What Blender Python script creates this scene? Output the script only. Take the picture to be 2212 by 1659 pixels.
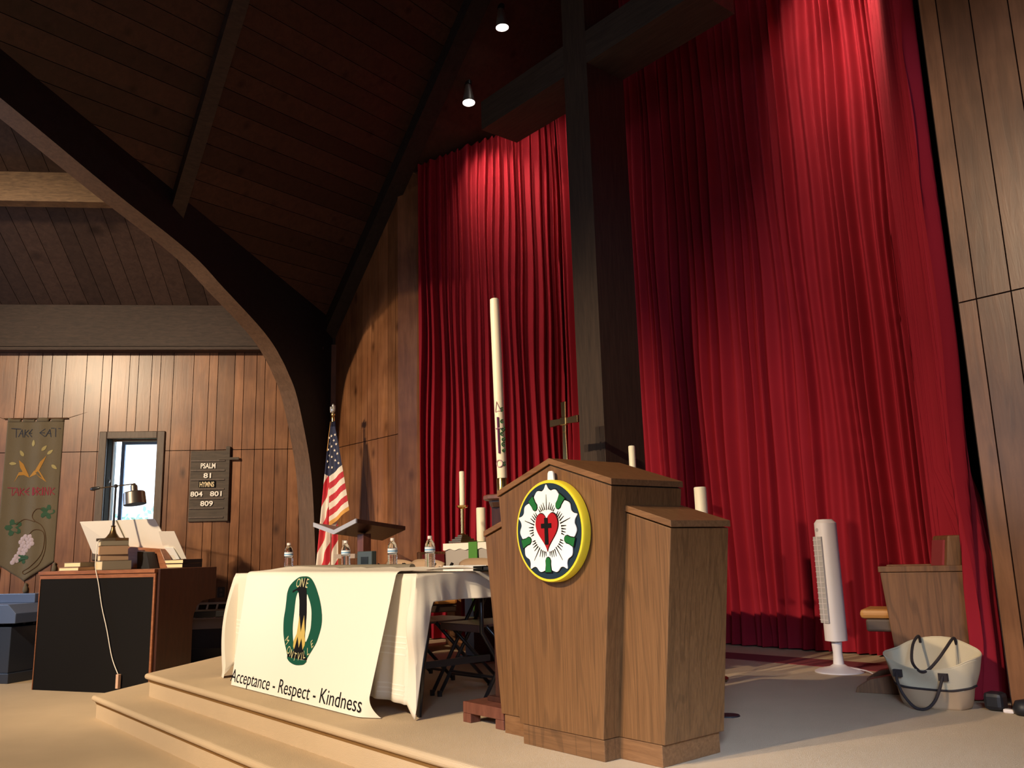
import bpy, bmesh, math, random
from mathutils import Vector, Matrix
for o in list(bpy.data.objects): bpy.data.objects.remove(o)
random.seed(7)
sc = bpy.context.scene
col = sc.collection
PI = math.pi
# world axes: x = along the platform front (to the right), y = into the chancel, z = up
# ------------------------------------------------------------------ camera
F = 1850.0; A40 = math.radians(39.8)
pitch = math.atan(363*math.cos(0.0283)/F); roll = math.atan(0.0283)
cam = bpy.data.objects.new('camera', bpy.data.cameras.new('camera')); col.objects.link(cam)
cam.data.sensor_width = 36.0; cam.data.lens = F/2212*36.0; cam.data.clip_start = 0.05
fwd = Vector((-math.cos(A40)*math.cos(pitch), math.sin(A40)*math.cos(pitch), math.sin(pitch)))
rgt = Vector((math.sin(A40), math.cos(A40), 0)); up = rgt.cross(fwd)
r2 = rgt*math.cos(roll) - up*math.sin(roll); u2 = rgt*math.sin(roll) + up*math.cos(roll)
M = Matrix((r2, u2, -fwd)).transposed().to_4x4(); M.translation = (0, 0, 1.18)
cam.matrix_world = M
sc.camera = cam
# ------------------------------------------------------------------ exposure, world
vs = sc.view_settings; vs.view_transform = 'Standard'; vs.look = 'None'; vs.gamma = 1; vs.exposure = 0.0
vs.use_curve_mapping = False
w = bpy.data.worlds.new('sky'); sc.world = w; w.use_nodes = True
bg = w.node_tree.nodes['Background']; bg.inputs[0].default_value = (0.72, 0.88, 1, 1); bg.inputs[1].default_value = 4.0
# ------------------------------------------------------------------ lights
def spot(name, loc, to, power, angle, blend, colr, size=.04):
    l = bpy.data.lights.new(name, 'SPOT'); l.energy = power; l.spot_size = math.radians(angle); l.spot_blend = blend
    l.color = colr; l.shadow_soft_size = size
    o = bpy.data.objects.new(name, l); col.objects.link(o); o.location = loc
    o.rotation_euler = (Vector(to)-Vector(loc)).to_track_quat('-Z', 'Y').to_euler(); return o
def area(name, loc, to, power, sx, sy, colr):
    l = bpy.data.lights.new(name, 'AREA'); l.shape = 'RECTANGLE'; l.size = sx; l.size_y = sy; l.energy = power; l.color = colr
    o = bpy.data.objects.new(name, l); col.objects.link(o); o.location = loc
    o.rotation_euler = (Vector(to)-Vector(loc)).to_track_quat('-Z', 'Y').to_euler(); return o
WARM = (1, .78, .53); BLUE = (.50, .68, 1)
spot('nave_spotlight', (-2.8, -4.3, 5.1), (-2.8, 4.0, .4), 1700, 54, .6, WARM, .05)
spot('nave_spotlight', (-3.7, -4.2, 5.1), (-5.0, 2.4, .6), 1950, 52, .6, WARM, .05)
spot('nave_spotlight', (-6.5, -3.0, 5.0), (-8.4, 4.6, 1.0), 1150, 54, .7, WARM, .05)
spot('nave_spotlight', (-7.0, -2.2, 4.6), (-10.2, 3.0, 1.5), 1300, 75, .9, (1, .76, .50), .15)
# the four spotlights that hang in the chancel gable (their housings are built below)
SPOTS = [((-6.75, 5.13, 5.94), (-6.95, 6.35, 4.2), 130), ((-6.14, 5.12, 6.51), (-6.75, 6.5, 4.6), 110),
         ((-2.83, 5.13, 5.94), (-2.75, 6.5, 4.4), 110), ((-3.42, 5.12, 6.51), (-2.8, 6.4, 5.2), 230)]
for p, t, e in SPOTS:
    d = (Vector(t)-Vector(p)).normalized()
    spot('chancel_spot_beam', Vector(p)+d*.01, t, e, 78, .9, (1, .80, .60), .04)
# window daylight from right of the camera and behind it, plus added blue fills
area('daylight_window_right', (3.0, -.9, 1.9), (-2.2, 3.2, .3), 50, 1.6, 2.4, BLUE)
area('daylight_fill_floor', (1.4, -1.2, 2.7), (-1.55, 2.35, .3), 26, 1.6, 1.0, (.55, .70, 1)).data.spread = math.radians(34)  # added blue fill hung inside the room, narrowed to the near floor
area('blue_fill_wall', (1.6, 1.9, 4.4), (-1.6, 4.8, 4.6), 22, 1.6, .8, (.36, .52, 1)).data.spread = math.radians(80)  # added fill that turns the upper right wall bluish
area('daylight_window_back', (-6.0, -7.6, 2.6), (-5.5, 2.0, 2.2), 110, 5.0, 2.2, (.72, .80, 1))
area('daylight_window_left', (-12.1, -.7, 1.9), (-9.8, 1.8, 0), 40, .7, 1.4, BLUE)

# ------------------------------------------------------------------ materials
def nt(name):
    m = bpy.data.materials.new(name); m.use_nodes = True
    return m, m.node_tree.nodes, m.node_tree.links, m.node_tree.nodes['Principled BSDF']
def setb(b, **k):
    for a, v in k.items():
        b.inputs[a.replace('_', ' ')].default_value = v
def plain(name, c, rough=.6, metal=0, spec=.5, bump=0, bscale=80, var=0, sheen=0, vscale=6):
    m, N, L, b = nt(name)
    b.inputs['Base Color'].default_value = (*c, 1); b.inputs['Roughness'].default_value = rough
    b.inputs['Metallic'].default_value = metal; b.inputs['Specular IOR Level'].default_value = spec
    if sheen: b.inputs['Sheen Weight'].default_value = sheen
    tc = N.new('ShaderNodeTexCoord')
    if bump:
        n = N.new('ShaderNodeTexNoise'); n.inputs['Scale'].default_value = bscale; n.inputs['Detail'].default_value = 3
        L.new(tc.outputs['Object'], n.inputs['Vector'])
        bp = N.new('ShaderNodeBump'); bp.inputs['Strength'].default_value = bump; bp.inputs['Distance'].default_value = .01
        L.new(n.outputs['Fac'], bp.inputs['Height']); L.new(bp.outputs['Normal'], b.inputs['Normal'])
    if var:
        n2 = N.new('ShaderNodeTexNoise'); n2.inputs['Scale'].default_value = vscale; n2.inputs['Detail'].default_value = 4
        L.new(tc.outputs['Object'], n2.inputs['Vector'])
        mx = N.new('ShaderNodeMix'); mx.data_type = 'RGBA'
        mx.inputs[6].default_value = (*[x*(1-var) for x in c], 1); mx.inputs[7].default_value = (*[min(1, x*(1+var)) for x in c], 1)
        L.new(n2.outputs['Fac'], mx.inputs[0]); L.new(mx.outputs[2], b.inputs['Base Color'])
    return m
def wood(name, dark, light, rough=.45, grain=(14, 14, .9), knots=0, tint=False, rings=0, spec=.5, rot=(0, 0, 0), band=3.0, cloud=0):
    """grain runs along the axis with the small scale value"""
    m, N, L, b = nt(name); b.inputs['Roughness'].default_value = rough; b.inputs['Specular IOR Level'].default_value = spec
    tc = N.new('ShaderNodeTexCoord'); mp = N.new('ShaderNodeMapping'); mp.inputs['Scale'].default_value = grain
    mp.inputs['Rotation'].default_value = rot
    L.new(tc.outputs['Object'], mp.inputs['Vector'])
    n1 = N.new('ShaderNodeTexNoise'); n1.inputs['Scale'].default_value = band; n1.inputs['Detail'].default_value = 8; n1.inputs['Roughness'].default_value = .65
    n1.inputs['Distortion'].default_value = .6
    L.new(mp.outputs[0], n1.inputs['Vector'])
    cr = N.new('ShaderNodeValToRGB'); cr.color_ramp.elements[0].position = .32; cr.color_ramp.elements[1].position = .68
    cr.color_ramp.elements[0].color = (*dark, 1); cr.color_ramp.elements[1].color = (*light, 1)
    L.new(n1.outputs['Fac'], cr.inputs[0]); outc = cr.outputs[0]
    if rings:
        mp2 = N.new('ShaderNodeMapping'); mp2.inputs['Scale'].default_value = (5, 5, .42); mp2.inputs['Rotation'].default_value = rot
        L.new(tc.outputs['Object'], mp2.inputs['Vector'])
        wv = N.new('ShaderNodeTexNoise'); wv.inputs['Scale'].default_value = 1.4; wv.inputs['Detail'].default_value = 1.5
        L.new(mp2.outputs[0], wv.inputs['Vector'])
        ma = N.new('ShaderNodeMath'); ma.operation = 'MULTIPLY'; ma.inputs[1].default_value = 58
        L.new(wv.outputs['Fac'], ma.inputs[0])
        fr = N.new('ShaderNodeMath'); fr.operation = 'SINE'; L.new(ma.outputs[0], fr.inputs[0])
        r3 = N.new('ShaderNodeValToRGB'); r3.color_ramp.elements[0].position = .55; r3.color_ramp.elements[1].position = .95
        r3.color_ramp.elements[0].color = (1, 1, 1, 1); r3.color_ramp.elements[1].color = (1-rings, 1-rings, 1-rings, 1)
        L.new(fr.outputs[0], r3.inputs[0])
        mu = N.new('ShaderNodeMix'); mu.data_type = 'RGBA'; mu.blend_type = 'MULTIPLY'; mu.inputs[0].default_value = 1
        L.new(outc, mu.inputs[6]); L.new(r3.outputs[0], mu.inputs[7]); outc = mu.outputs[2]
    if cloud:
        nc = N.new('ShaderNodeTexNoise'); nc.inputs['Scale'].default_value = 2.2; nc.inputs['Detail'].default_value = 3
        L.new(tc.outputs['Object'], nc.inputs['Vector'])
        rc = N.new('ShaderNodeValToRGB'); rc.color_ramp.elements[0].position = .35; rc.color_ramp.elements[1].position = .68
        rc.color_ramp.elements[0].color = (1-cloud, 1-cloud*1.15, 1-cloud*1.2, 1); rc.color_ramp.elements[1].color = (1, 1, 1, 1)
        L.new(nc.outputs['Fac'], rc.inputs[0])
        mu = N.new('ShaderNodeMix'); mu.data_type = 'RGBA'; mu.blend_type = 'MULTIPLY'; mu.inputs[0].default_value = 1
        L.new(outc, mu.inputs[6]); L.new(rc.outputs[0], mu.inputs[7]); outc = mu.outputs[2]
    if knots:
        mp3 = N.new('ShaderNodeMapping'); mp3.inputs['Scale'].default_value = (1, 1, .55); mp3.inputs['Rotation'].default_value = rot
        L.new(tc.outputs['Object'], mp3.inputs['Vector'])
        vo = N.new('ShaderNodeTexVoronoi'); vo.inputs['Scale'].default_value = knots; L.new(mp3.outputs[0], vo.inputs['Vector'])
        r4 = N.new('ShaderNodeValToRGB'); r4.color_ramp.elements[0].position = .03; r4.color_ramp.elements[1].position = .17
        r4.color_ramp.elements[0].color = (.25, .2, .17, 1); r4.color_ramp.elements[1].color = (1, 1, 1, 1)
        L.new(vo.outputs['Distance'], r4.inputs[0])
        mu = N.new('ShaderNodeMix'); mu.data_type = 'RGBA'; mu.blend_type = 'MULTIPLY'; mu.inputs[0].default_value = .85
        L.new(outc, mu.inputs[6]); L.new(r4.outputs[0], mu.inputs[7]); outc = mu.outputs[2]
    if tint:
        at = N.new('ShaderNodeAttribute'); at.attribute_name = 'tint'
        mu = N.new('ShaderNodeMix'); mu.data_type = 'RGBA'; mu.blend_type = 'MULTIPLY'; mu.inputs[0].default_value = 1
        L.new(outc, mu.inputs[6]); L.new(at.outputs['Color'], mu.inputs[7]); outc = mu.outputs[2]
    L.new(outc, b.inputs['Base Color'])
    bp = N.new('ShaderNodeBump'); bp.inputs['Strength'].default_value = .15; bp.inputs['Distance'].default_value = .004
    L.new(n1.outputs['Fac'], bp.inputs['Height']); L.new(bp.outputs['Normal'], b.inputs['Normal'])
    return m
MT = {}
MT['wall'] = wood('wall_panelling', (.20, .088, .038), (.33, .150, .068), .33, (7, 7, .7), knots=3.6, tint=True, spec=.5, cloud=.38)
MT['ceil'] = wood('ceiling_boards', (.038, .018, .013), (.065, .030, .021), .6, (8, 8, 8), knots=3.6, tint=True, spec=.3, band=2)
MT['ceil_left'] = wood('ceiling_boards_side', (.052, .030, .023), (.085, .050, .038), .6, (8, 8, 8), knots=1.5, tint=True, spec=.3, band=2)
MT['beam'] = wood('dark_beam', (.012, .009, .008), (.03, .02, .016), .65, (6, 6, 6), spec=.3)
MT['fascia'] = wood('stained_beam', (.028, .017, .013), (.058, .034, .025), .6, (3, 3, 16), spec=.3)
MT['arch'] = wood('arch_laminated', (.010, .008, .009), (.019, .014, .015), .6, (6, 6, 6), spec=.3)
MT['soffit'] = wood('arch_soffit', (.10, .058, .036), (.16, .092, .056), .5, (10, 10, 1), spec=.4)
MT['cross'] = wood('cross_timber', (.034, .022, .015), (.060, .038, .025), .7, (14, 14, 1), spec=.3)
MT['oak'] = wood('oak', (.115, .050, .016), (.21, .098, .034), .42, (48, 48, 1.0), rings=.20, spec=.5)
MT['oak_trim'] = wood('oak_trim', (.14, .062, .022), (.235, .112, .044), .4, (2, 22, 22), spec=.5)
MT['oak_chair'] = wood('oak_chair', (.13, .056, .024), (.215, .098, .040), .45, (16, 16, .9), rings=.25, spec=.4)
MT['mahog'] = wood('mahogany', (.030, .010, .007), (.055, .018, .010), .4, (10, 10, 1.2), spec=.5)
MT['mahog_lit'] = wood('mahogany_lit', (.20, .07, .03), (.34, .13, .055), .4, (2, 10, 10), spec=.5)  # lit copy of the mahogany, the light on it put into the colour
MT['redwood'] = wood('redwood_stand', (.10, .03, .018), (.19, .065, .038), .4, (8, 8, 1.5), spec=.5)
MT['carpet'] = plain('carpet', (.60, .46, .30), .95, spec=.1, bump=.5, bscale=420, var=.10, vscale=2.5)
MT['carpet_shade'] = plain('carpet_nosing_shade', (.30, .17, .06), .95, spec=.1, bump=.4, bscale=420)  # darker carpet, painted shade under each step nosing
MT['groove'] = plain('dark_gap', (.02, .012, .008), .9)
MT['curtain'] = plain('red_velvet', (.30, .012, .024), .8, spec=.15, bump=.15, bscale=500, sheen=.0, var=.12, vscale=3)
MT['brass'] = plain('brass', (.80, .55, .22), .2, 1)
MT['brass_dark'] = plain('brass_aged', (.16, .10, .045), .3, .8)
MT['steel'] = plain('brushed_steel', (.55, .52, .48), .34, .8)
MT['wax'] = plain('wax', (.86, .78, .58), .45, spec=.4)
MT['wax'].node_tree.nodes['Principled BSDF'].inputs['Subsurface Weight'].default_value = .15
MT['wick'] = plain('wick', (.03, .02, .02), .9)
MT['white'] = plain('white_plastic', (.74, .66, .62), .35)
MT['grey_grille'] = plain('grille_grey', (.42, .38, .36), .5)
MT['paper'] = plain('paper', (.86, .80, .70), .7)
MT['paperw'] = plain('bright_paper', (.92, .92, .9), .7)
MT['cloth'] = plain('linen_cloth', (.82, .76, .64), .85, spec=.2, bump=.2, bscale=600)
MT['cloth_shaded'] = plain('linen_shaded', (.36, .32, .28), .85, spec=.2)  # shade on the altar's hanging cloth, put into its grey
MT['banner'] = plain('vinyl_banner', (.88, .82, .70), .45, spec=.4, bump=.03, bscale=9)
MT['green'] = plain('print_green', (.005, .075, .040), .6, spec=.15)
MT['black'] = plain('print_black', (.006, .006, .006), .7, spec=.1)
MT['yellow'] = plain('print_yellow', (.58, .42, .07), .5)
MT['cream'] = plain('print_cream', (.60, .55, .26), .5)
MT['seal_blue'] = plain('seal_navy', (.012, .028, .045), .5, spec=.2)
MT['seal_white'] = plain('seal_white', (.90, .90, .86), .45)
MT['seal_yellow'] = plain('seal_yellow', (.80, .62, .03), .45)
MT['seal_green'] = plain('seal_green', (.012, .13, .028), .5, spec=.2)
MT['seal_red'] = plain('seal_red', (.36, .008, .012), .5, spec=.2)
MT['stole'] = plain('green_fabric', (.07, .22, .03), .85)
MT['tubeblack'] = plain('black_enamel', (.018, .017, .018), .3, spec=.6)
MT['seat_brown'] = plain('chair_seat_metal', (.12, .07, .06), .4)
MT['chair_beige'] = plain('chair_back_metal', (.42, .28, .17), .4)
MT['orgcloth'] = plain('grille_cloth', (.010, .009, .009), .95, spec=.1, bump=.4, bscale=500)
MT['darkbox'] = plain('dark_box', (.012, .012, .015), .5)
MT['canvas'] = plain('canvas', (.60, .50, .33), .85, bump=.3, bscale=500)
MT['tan'] = plain('tan_canvas', (.45, .30, .17), .85)
MT['darkband'] = plain('dark_webbing', (.03, .02, .018), .8)
MT['flagw'] = plain('flag_white', (.78, .70, .60), .7)
MT['flagr'] = plain('flag_red', (.50, .015, .03), .7)
MT['flagb'] = plain('flag_blue', (.012, .016, .055), .7)
MT['gold'] = plain('gold_fringe', (.62, .30, .06), .7)
MT['textile'] = plain('woven_banner', (.15, .122, .080), .95, bump=.5, bscale=260, var=.18, vscale=2)
MT['ink'] = plain('ink_navy', (.02, .025, .045), .8)
MT['ink_red'] = plain('ink_red', (.25, .02, .04), .8)
MT['tx_orange'] = plain('applique_orange', (.42, .21, .04), .9)
MT['tx_leaf'] = plain('applique_leaf', (.03, .085, .045), .9)
MT['tx_grape'] = plain('applique_grape', (.48, .40, .46), .9)
MT['tx_vine'] = plain('applique_vine', (.10, .05, .02), .9)
MT['tx_grain'] = plain('applique_grain', (.36, .30, .13), .9)
MT['board'] = wood('board_greybrown', (.055, .042, .032), (.10, .075, .055), .6, (2, 2, 14), spec=.3)
MT['frame'] = wood('frame_greybrown', (.075, .05, .038), (.12, .085, .062), .5, (12, 12, 2), spec=.4)
MT['letterw'] = plain('letter_white', (.88, .84, .76), .5)
MT['letterc'] = plain('letter_cream', (.75, .60, .36), .5)
MT['boxgrey'] = plain('grey_metal_box', (.06, .08, .08), .4)
MT['screen'] = plain('dark_screen', (.012, .018, .018), .2)
MT['page'] = plain('book_pages_lit', (.85, .50, .20), .8)  # warm light on the page edges is put into this orange
MT['page2'] = plain('book_pages_pale_lit', (.85, .68, .40), .8)  # paler pages, the same warm light in their colour
MT['spine'] = plain('book_spine', (.32, .20, .12), .6)
MT['spine2'] = plain('book_spine_grey', (.20, .17, .12), .6)
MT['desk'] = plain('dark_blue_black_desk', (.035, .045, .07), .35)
MT['desk_top_daylit'] = plain('desk_top_daylit', (.10, .14, .24), .3)  # the window's blue light is put into the top's colour
MT['foliage'] = plain('foliage', (.62, .90, .78), .9, var=.3, vscale=4)
MT['strip_red'] = plain('dark_red_strip', (.20, .02, .025), .95, bump=.4, bscale=400)  # even dark red for the flat strip on the platform
MT['cushion'] = plain('red_cushion', (.25, .025, .03), .8)
MT['seat_orange'] = plain('seat_tan_vinyl', (.45, .20, .05), .5)
MT['seat_grey'] = plain('seat_rail_brown', (.075, .045, .03), .6)
MT['heater'] = plain('heater_enamel', (.36, .28, .22), .5)
MT['winblue'] = plain('window_sash', (.35, .50, .80), .5)
MT['winblack'] = plain('window_jamb_black', (.012, .014, .02), .4)
MT['wintan'] = plain('window_bead', (.40, .28, .20), .5)
MT['outlet'] = plain('outlet_brown', (.035, .025, .02), .4)
mg, N, L, b = nt('clear_plastic'); setb(b, Transmission_Weight=1.0, Roughness=.02, IOR=1.33); b.inputs['Base Color'].default_value = (.97, .98, 1, 1); MT['bottle'] = mg
mg, N, L, b = nt('window_glass'); setb(b, Transmission_Weight=1.0, Roughness=0.0, IOR=1.0); MT['glass'] = mg
mg, N, L, b = nt('lamp_glow'); b.inputs['Emission Color'].default_value = (1, .92, .84, 1); b.inputs['Emission Strength'].default_value = 14; MT['glow'] = mg
for key in ('paper',):
    b = MT[key].node_tree.nodes['Principled BSDF']; b.inputs['Transmission Weight'].default_value = 0
# label print on the water bottles
MT['label'] = plain('bottle_label', (.70, .78, .86), .5)
MT['labelblue'] = plain('bottle_label_blue', (.10, .32, .60), .5)
MT['shadeinner'] = plain('lamp_shade_inner', (.22, .33, .50), .5)

# ------------------------------------------------------------------ helpers
XF = {}
def tagk(o, label=None, cat=None, group=None, kind=None):
    if label: o['label'] = label
    if cat: o['category'] = cat
    if group: o['group'] = group
    if kind: o['kind'] = kind
    return o
def thing(name, label, cat, loc=(0, 0, 0), rz=0, group=None):
    o = bpy.data.objects.new(name, None); col.objects.link(o); o.location = loc; o.rotation_euler = (0, 0, rz)
    o.empty_display_size = .1
    XF[o.name] = Matrix.Translation(loc) @ Matrix.Rotation(rz, 4, 'Z')
    return tagk(o, label, cat, group)
class MB:
    def __init__(s): s.v = []; s.f = []; s.t = []; s.tint = None; s.mi = []; s.cm = 0
    def add(s, vs, fs, smooth=False):
        k = len(s.v); s.v += [tuple(p) for p in vs]
        for f in fs: s.f.append([i+k for i in f]); s.t.append(s.tint); s.mi.append(s.cm)
        return s
    def box(s, x0, x1, y0, y1, z0, z1):
        v = [(x0, y0, z0), (x1, y0, z0), (x1, y1, z0), (x0, y1, z0), (x0, y0, z1), (x1, y0, z1), (x1, y1, z1), (x0, y1, z1)]
        return s.add(v, [(0, 3, 2, 1), (4, 5, 6, 7), (0, 1, 5, 4), (1, 2, 6, 5), (2, 3, 7, 6), (3, 0, 4, 7)])
    def hexa(s, b4, t4):
        return s.add(list(b4)+list(t4), [(0, 3, 2, 1), (4, 5, 6, 7), (0, 1, 5, 4), (1, 2, 6, 5), (2, 3, 7, 6), (3, 0, 4, 7)])
    def bar(s, p, q, wx, wy, side=None):
        """rectangular bar from p to q"""
        p = Vector(p); q = Vector(q); d = (q-p).normalized()
        a = Vector(side) if side else (Vector((0, 0, 1)) if abs(d.z) < .9 else Vector((1, 0, 0)))
        a = (a - d*a.dot(d)).normalized(); c = d.cross(a)
        q4 = [a*(i*wx/2)+c*(j*wy/2) for i, j in ((-1, -1), (1, -1), (1, 1), (-1, 1))]
        return s.hexa([p+k for k in q4], [q+k for k in q4])
    def prism(s, poly, a, b, axis='y'):
        """poly of (p,q) extruded along axis from a to b: axis y -> (p,?,q); x -> (?,p,q); z -> (p,q,?)"""
        def P(p, q, w): return {'y': (p, w, q), 'x': (w, p, q), 'z': (p, q, w)}[axis]
        n = len(poly); v = [P(p, q, a) for p, q in poly]+[P(p, q, b) for p, q in poly]
        return s.add(v, [list(range(n)), list(range(2*n-1, n-1, -1))]+[(i, (i+1) % n, n+(i+1) % n, n+i) for i in range(n)])
    def tube(s, pts, r, seg=10, cap=True):
        pts = [Vector(p) for p in pts]; n = len(pts); rr = r if isinstance(r, (list, tuple)) else [r]*n
        k = len(s.v); nrm = None; rings = []
        for i, p in enumerate(pts):
            d = (pts[min(i+1, n-1)]-pts[max(i-1, 0)])
            d = d.normalized() if d.length else Vector((0, 0, 1))
            if nrm is None:
                nrm = Vector((1, 0, 0)) if abs(d.x) < .8 else Vector((0, 1, 0))
            nrm = (nrm-d*nrm.dot(d)).normalized(); c = d.cross(nrm)
            rings.append([p+(nrm*math.cos(2*PI*j/seg)+c*math.sin(2*PI*j/seg))*rr[i] for j in range(seg)])
        v = [q for r_ in rings for q in r_]; f = []
        for i in range(n-1):
            for j in range(seg): f.append((i*seg+j, i*seg+(j+1) % seg, (i+1)*seg+(j+1) % seg, (i+1)*seg+j))
        if cap: f += [list(range(seg-1, -1, -1)), [(n-1)*seg+j for j in range(seg)]]
        return s.add(v, f)
    def lathe(s, prof, seg=24, c=(0, 0, 0), ax=None, cap=True):
        """prof of (r,z)"""
        v = []; f = []; n = len(prof)
        R = Vector((0, 0, 1)).rotation_difference(Vector(ax)).to_matrix() if ax is not None else Matrix.Identity(3)
        for r, z in prof:
            for j in range(seg):
                v.append(Vector(c)+R @ Vector((r*math.cos(2*PI*j/seg), r*math.sin(2*PI*j/seg), z)))
        for i in range(n-1):
            for j in range(seg): f.append((i*seg+j, i*seg+(j+1) % seg, (i+1)*seg+(j+1) % seg, (i+1)*seg+j))
        if cap: f += [list(range(seg-1, -1, -1)), [(n-1)*seg+j for j in range(seg)]]
        return s.add(v, f)
    def grid(s, fn, nu, nv, flip=False):
        v = [fn(i/nu, j/nv) for i in range(nu+1) for j in range(nv+1)]; f = []
        for i in range(nu):
            for j in range(nv):
                q = (i*(nv+1)+j, (i+1)*(nv+1)+j, (i+1)*(nv+1)+j+1, i*(nv+1)+j+1); f.append(q[::-1] if flip else q)
        return s.add(v, f)
    def build(s, name, mat, parent=None, world=False, smooth=False, bevel=0, solid=0, subsurf=0, angle=None, recalc=True):
        vs_ = s.v
        if world and parent is not None:
            Mi = XF[parent.name].inverted(); vs_ = [tuple(Mi @ Vector(p)) for p in vs_]
        me = bpy.data.meshes.new(name); me.from_pydata(vs_, [], s.f)
        for m_ in (mat if isinstance(mat, (list, tuple)) else [mat]): me.materials.append(m_)
        if any(s.mi): me.polygons.foreach_set('material_index', s.mi)
        if True:
            ca = me.color_attributes.new('tint', 'FLOAT_COLOR', 'CORNER')
            for p in me.polygons:
                t = s.t[p.index]; t = 1.0 if t is None else t
                for li in p.loop_indices: ca.data[li].color = (t, t*.985, t*.96, 1)
        if recalc:
            bm = bmesh.new(); bm.from_mesh(me); bmesh.ops.recalc_face_normals(bm, faces=bm.faces); bm.to_mesh(me); bm.free()
        if smooth:
            me.polygons.foreach_set('use_smooth', [True]*len(me.polygons))
            if angle: me.set_sharp_from_angle(angle=math.radians(angle))
        me.update(); o = bpy.data.objects.new(name, me); col.objects.link(o)
        if parent is not None:
            o.parent = parent; XF[o.name] = XF[parent.name]
        if solid:
            md = o.modifiers.new('solid', 'SOLIDIFY'); md.thickness = solid; md.offset = 0
        if bevel:
            md = o.modifiers.new('bevel', 'BEVEL'); md.width = bevel; md.segments = 2; md.limit_method = 'ANGLE'
        if subsurf:
            md = o.modifiers.new('sub', 'SUBSURF'); md.levels = subsurf; md.render_levels = subsurf
        return o
def structure(o): o['kind'] = 'structure'; return o
def ccopy(root, loc, rz=0, label=None):
    r = root.copy(); col.objects.link(r); r.location = loc; r.rotation_euler = (0, 0, rz)
    if label: r['label'] = label
    for ch in list(root.children):
        c = ch.copy(); col.objects.link(c); c.parent = r
        for g in ch.children:
            d = g.copy(); col.objects.link(d); d.parent = c
    return r
def text_mesh(body, size=1.0, bold=0.0, align='CENTER', shear=0, sx=1.0, res=3, extrude=0):
    cu = bpy.data.curves.new('t', 'FONT'); cu.body = body; cu.size = size; cu.align_x = align; cu.offset = bold
    cu.shear = shear; cu.resolution_u = res; cu.extrude = extrude
    ob = bpy.data.objects.new('t', cu); col.objects.link(ob)
    dg = bpy.context.evaluated_depsgraph_get(); dg.update()
    me = bpy.data.meshes.new_from_object(ob.evaluated_get(dg))
    v = [(p.co.x*sx, p.co.y) for p in me.vertices]; f = [list(p.vertices) for p in me.polygons]
    bpy.data.objects.remove(ob); bpy.data.curves.remove(cu); bpy.data.meshes.remove(me)
    return v, f
def add_text(mb, fn, body, size, bold=0, align='CENTER', sx=1.0, rot=0, at=(0, 0), fitw=None, fith=None):
    v, f = text_mesh(body, size, bold, align)
    xs = [p[0] for p in v]; ys = [p[1] for p in v]; kx = sx; ky = 1
    if fitw: kx = fitw/(max(xs)-min(xs))
    if fith: ky = fith/(max(ys)-min(ys))
    c, s_ = math.cos(rot), math.sin(rot)
    out = []
    for x, y in v:
        x *= kx; y *= ky
        out.append(fn(at[0]+x*c-y*s_, at[1]+x*s_+y*c))
    mb.add(out, f)
def flatpoly(mb, fn, pts):
    """triangulated polygon mapped through fn(x,z)"""
    from mathutils.geometry import tessellate_polygon
    tr = tessellate_polygon([[Vector((x, y, 0)) for x, y in pts]])
    mb.add([fn(x, y) for x, y in pts], [list(t) for t in tr])
def smooth_closed(pts, k=4):
    out = []; n = len(pts)
    for i in range(n):
        p0, p1, p2, p3 = [pts[(i+j-1) % n] for j in range(4)]
        for t in [a/k for a in range(k)]:
            out.append(tuple(.5*((2*p1[a])+(-p0[a]+p2[a])*t+(2*p0[a]-5*p1[a]+4*p2[a]-p3[a])*t*t+(-p0[a]+3*p1[a]-3*p2[a]+p3[a])*t**3) for a in (0, 1)))
    return out
# ================================================================== THE ROOM
ANG = math.atan2(.838, .546)
S0 = Vector((-11.138, 1.7, 0)); TW = Vector((.546, .838, 0)).normalized(); PW = Vector((TW.y, -TW.x, 0))
def LW(s, off, z): return S0 + TW*s + PW*off + Vector((0, 0, z))
def zg(x):      # underside of the gable roof over the chancel wall
    x = min(x, -9.56-x); return 4.17+.913*(x+8.97)
def clip(o, co, no, keep_pos=True):
    """cut away everything on the negative side of the plane"""
    bm = bmesh.new(); bm.from_mesh(o.data)
    bmesh.ops.bisect_plane(bm, geom=bm.verts[:]+bm.edges[:]+bm.faces[:], plane_co=co, plane_no=no, clear_inner=True)
    bm.to_mesh(o.data); bm.free()
def board_tint(): return random.choice((.72, .85, .95, 1.0, 1.08, 1.18))*random.uniform(.93, 1.05)
def panelled(mb, P3, breaks, z0, z1, seam=2.44, th=.02, hole=None, gap=.007):
    """vertical boards; P3(s, off, z) maps to the room, off is towards the room"""
    for a, b_ in zip(breaks[:-1], breaks[1:]):
        ss = [(a+gap/2, b_-gap/2)]
        t = board_tint()
        for lo, hi, tm in ((z0, seam-.004, 1), (seam+.004, z1, random.uniform(.9, 1.08))):
            cells = []
            for p, q in ss:
                if hole and q > hole[0] and p < hole[1]:
                    if p < hole[0]: cells.append((p, hole[0], lo, hi))
                    if q > hole[1]: cells.append((hole[1], q, lo, hi))
                    m0, m1 = max(p, hole[0]), min(q, hole[1])
                    if hi > hole[3]: cells.append((m0, m1, max(lo, hole[3]), hi))
                    if lo < hole[2]: cells.append((m0, m1, lo, min(hi, hole[2])))
                else: cells.append((p, q, lo, hi))
            mb.tint = t*tm
            for p, q, l_, h_ in cells:
                if h_-l_ < .01 or q-p < .004: continue
                mb.hexa([P3(p, 0, l_), P3(q, 0, l_), P3(q, th, l_), P3(p, th, l_)], [P3(p, 0, h_), P3(q, 0, h_), P3(q, th, h_), P3(p, th, h_)])
    mb.tint = None
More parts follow.
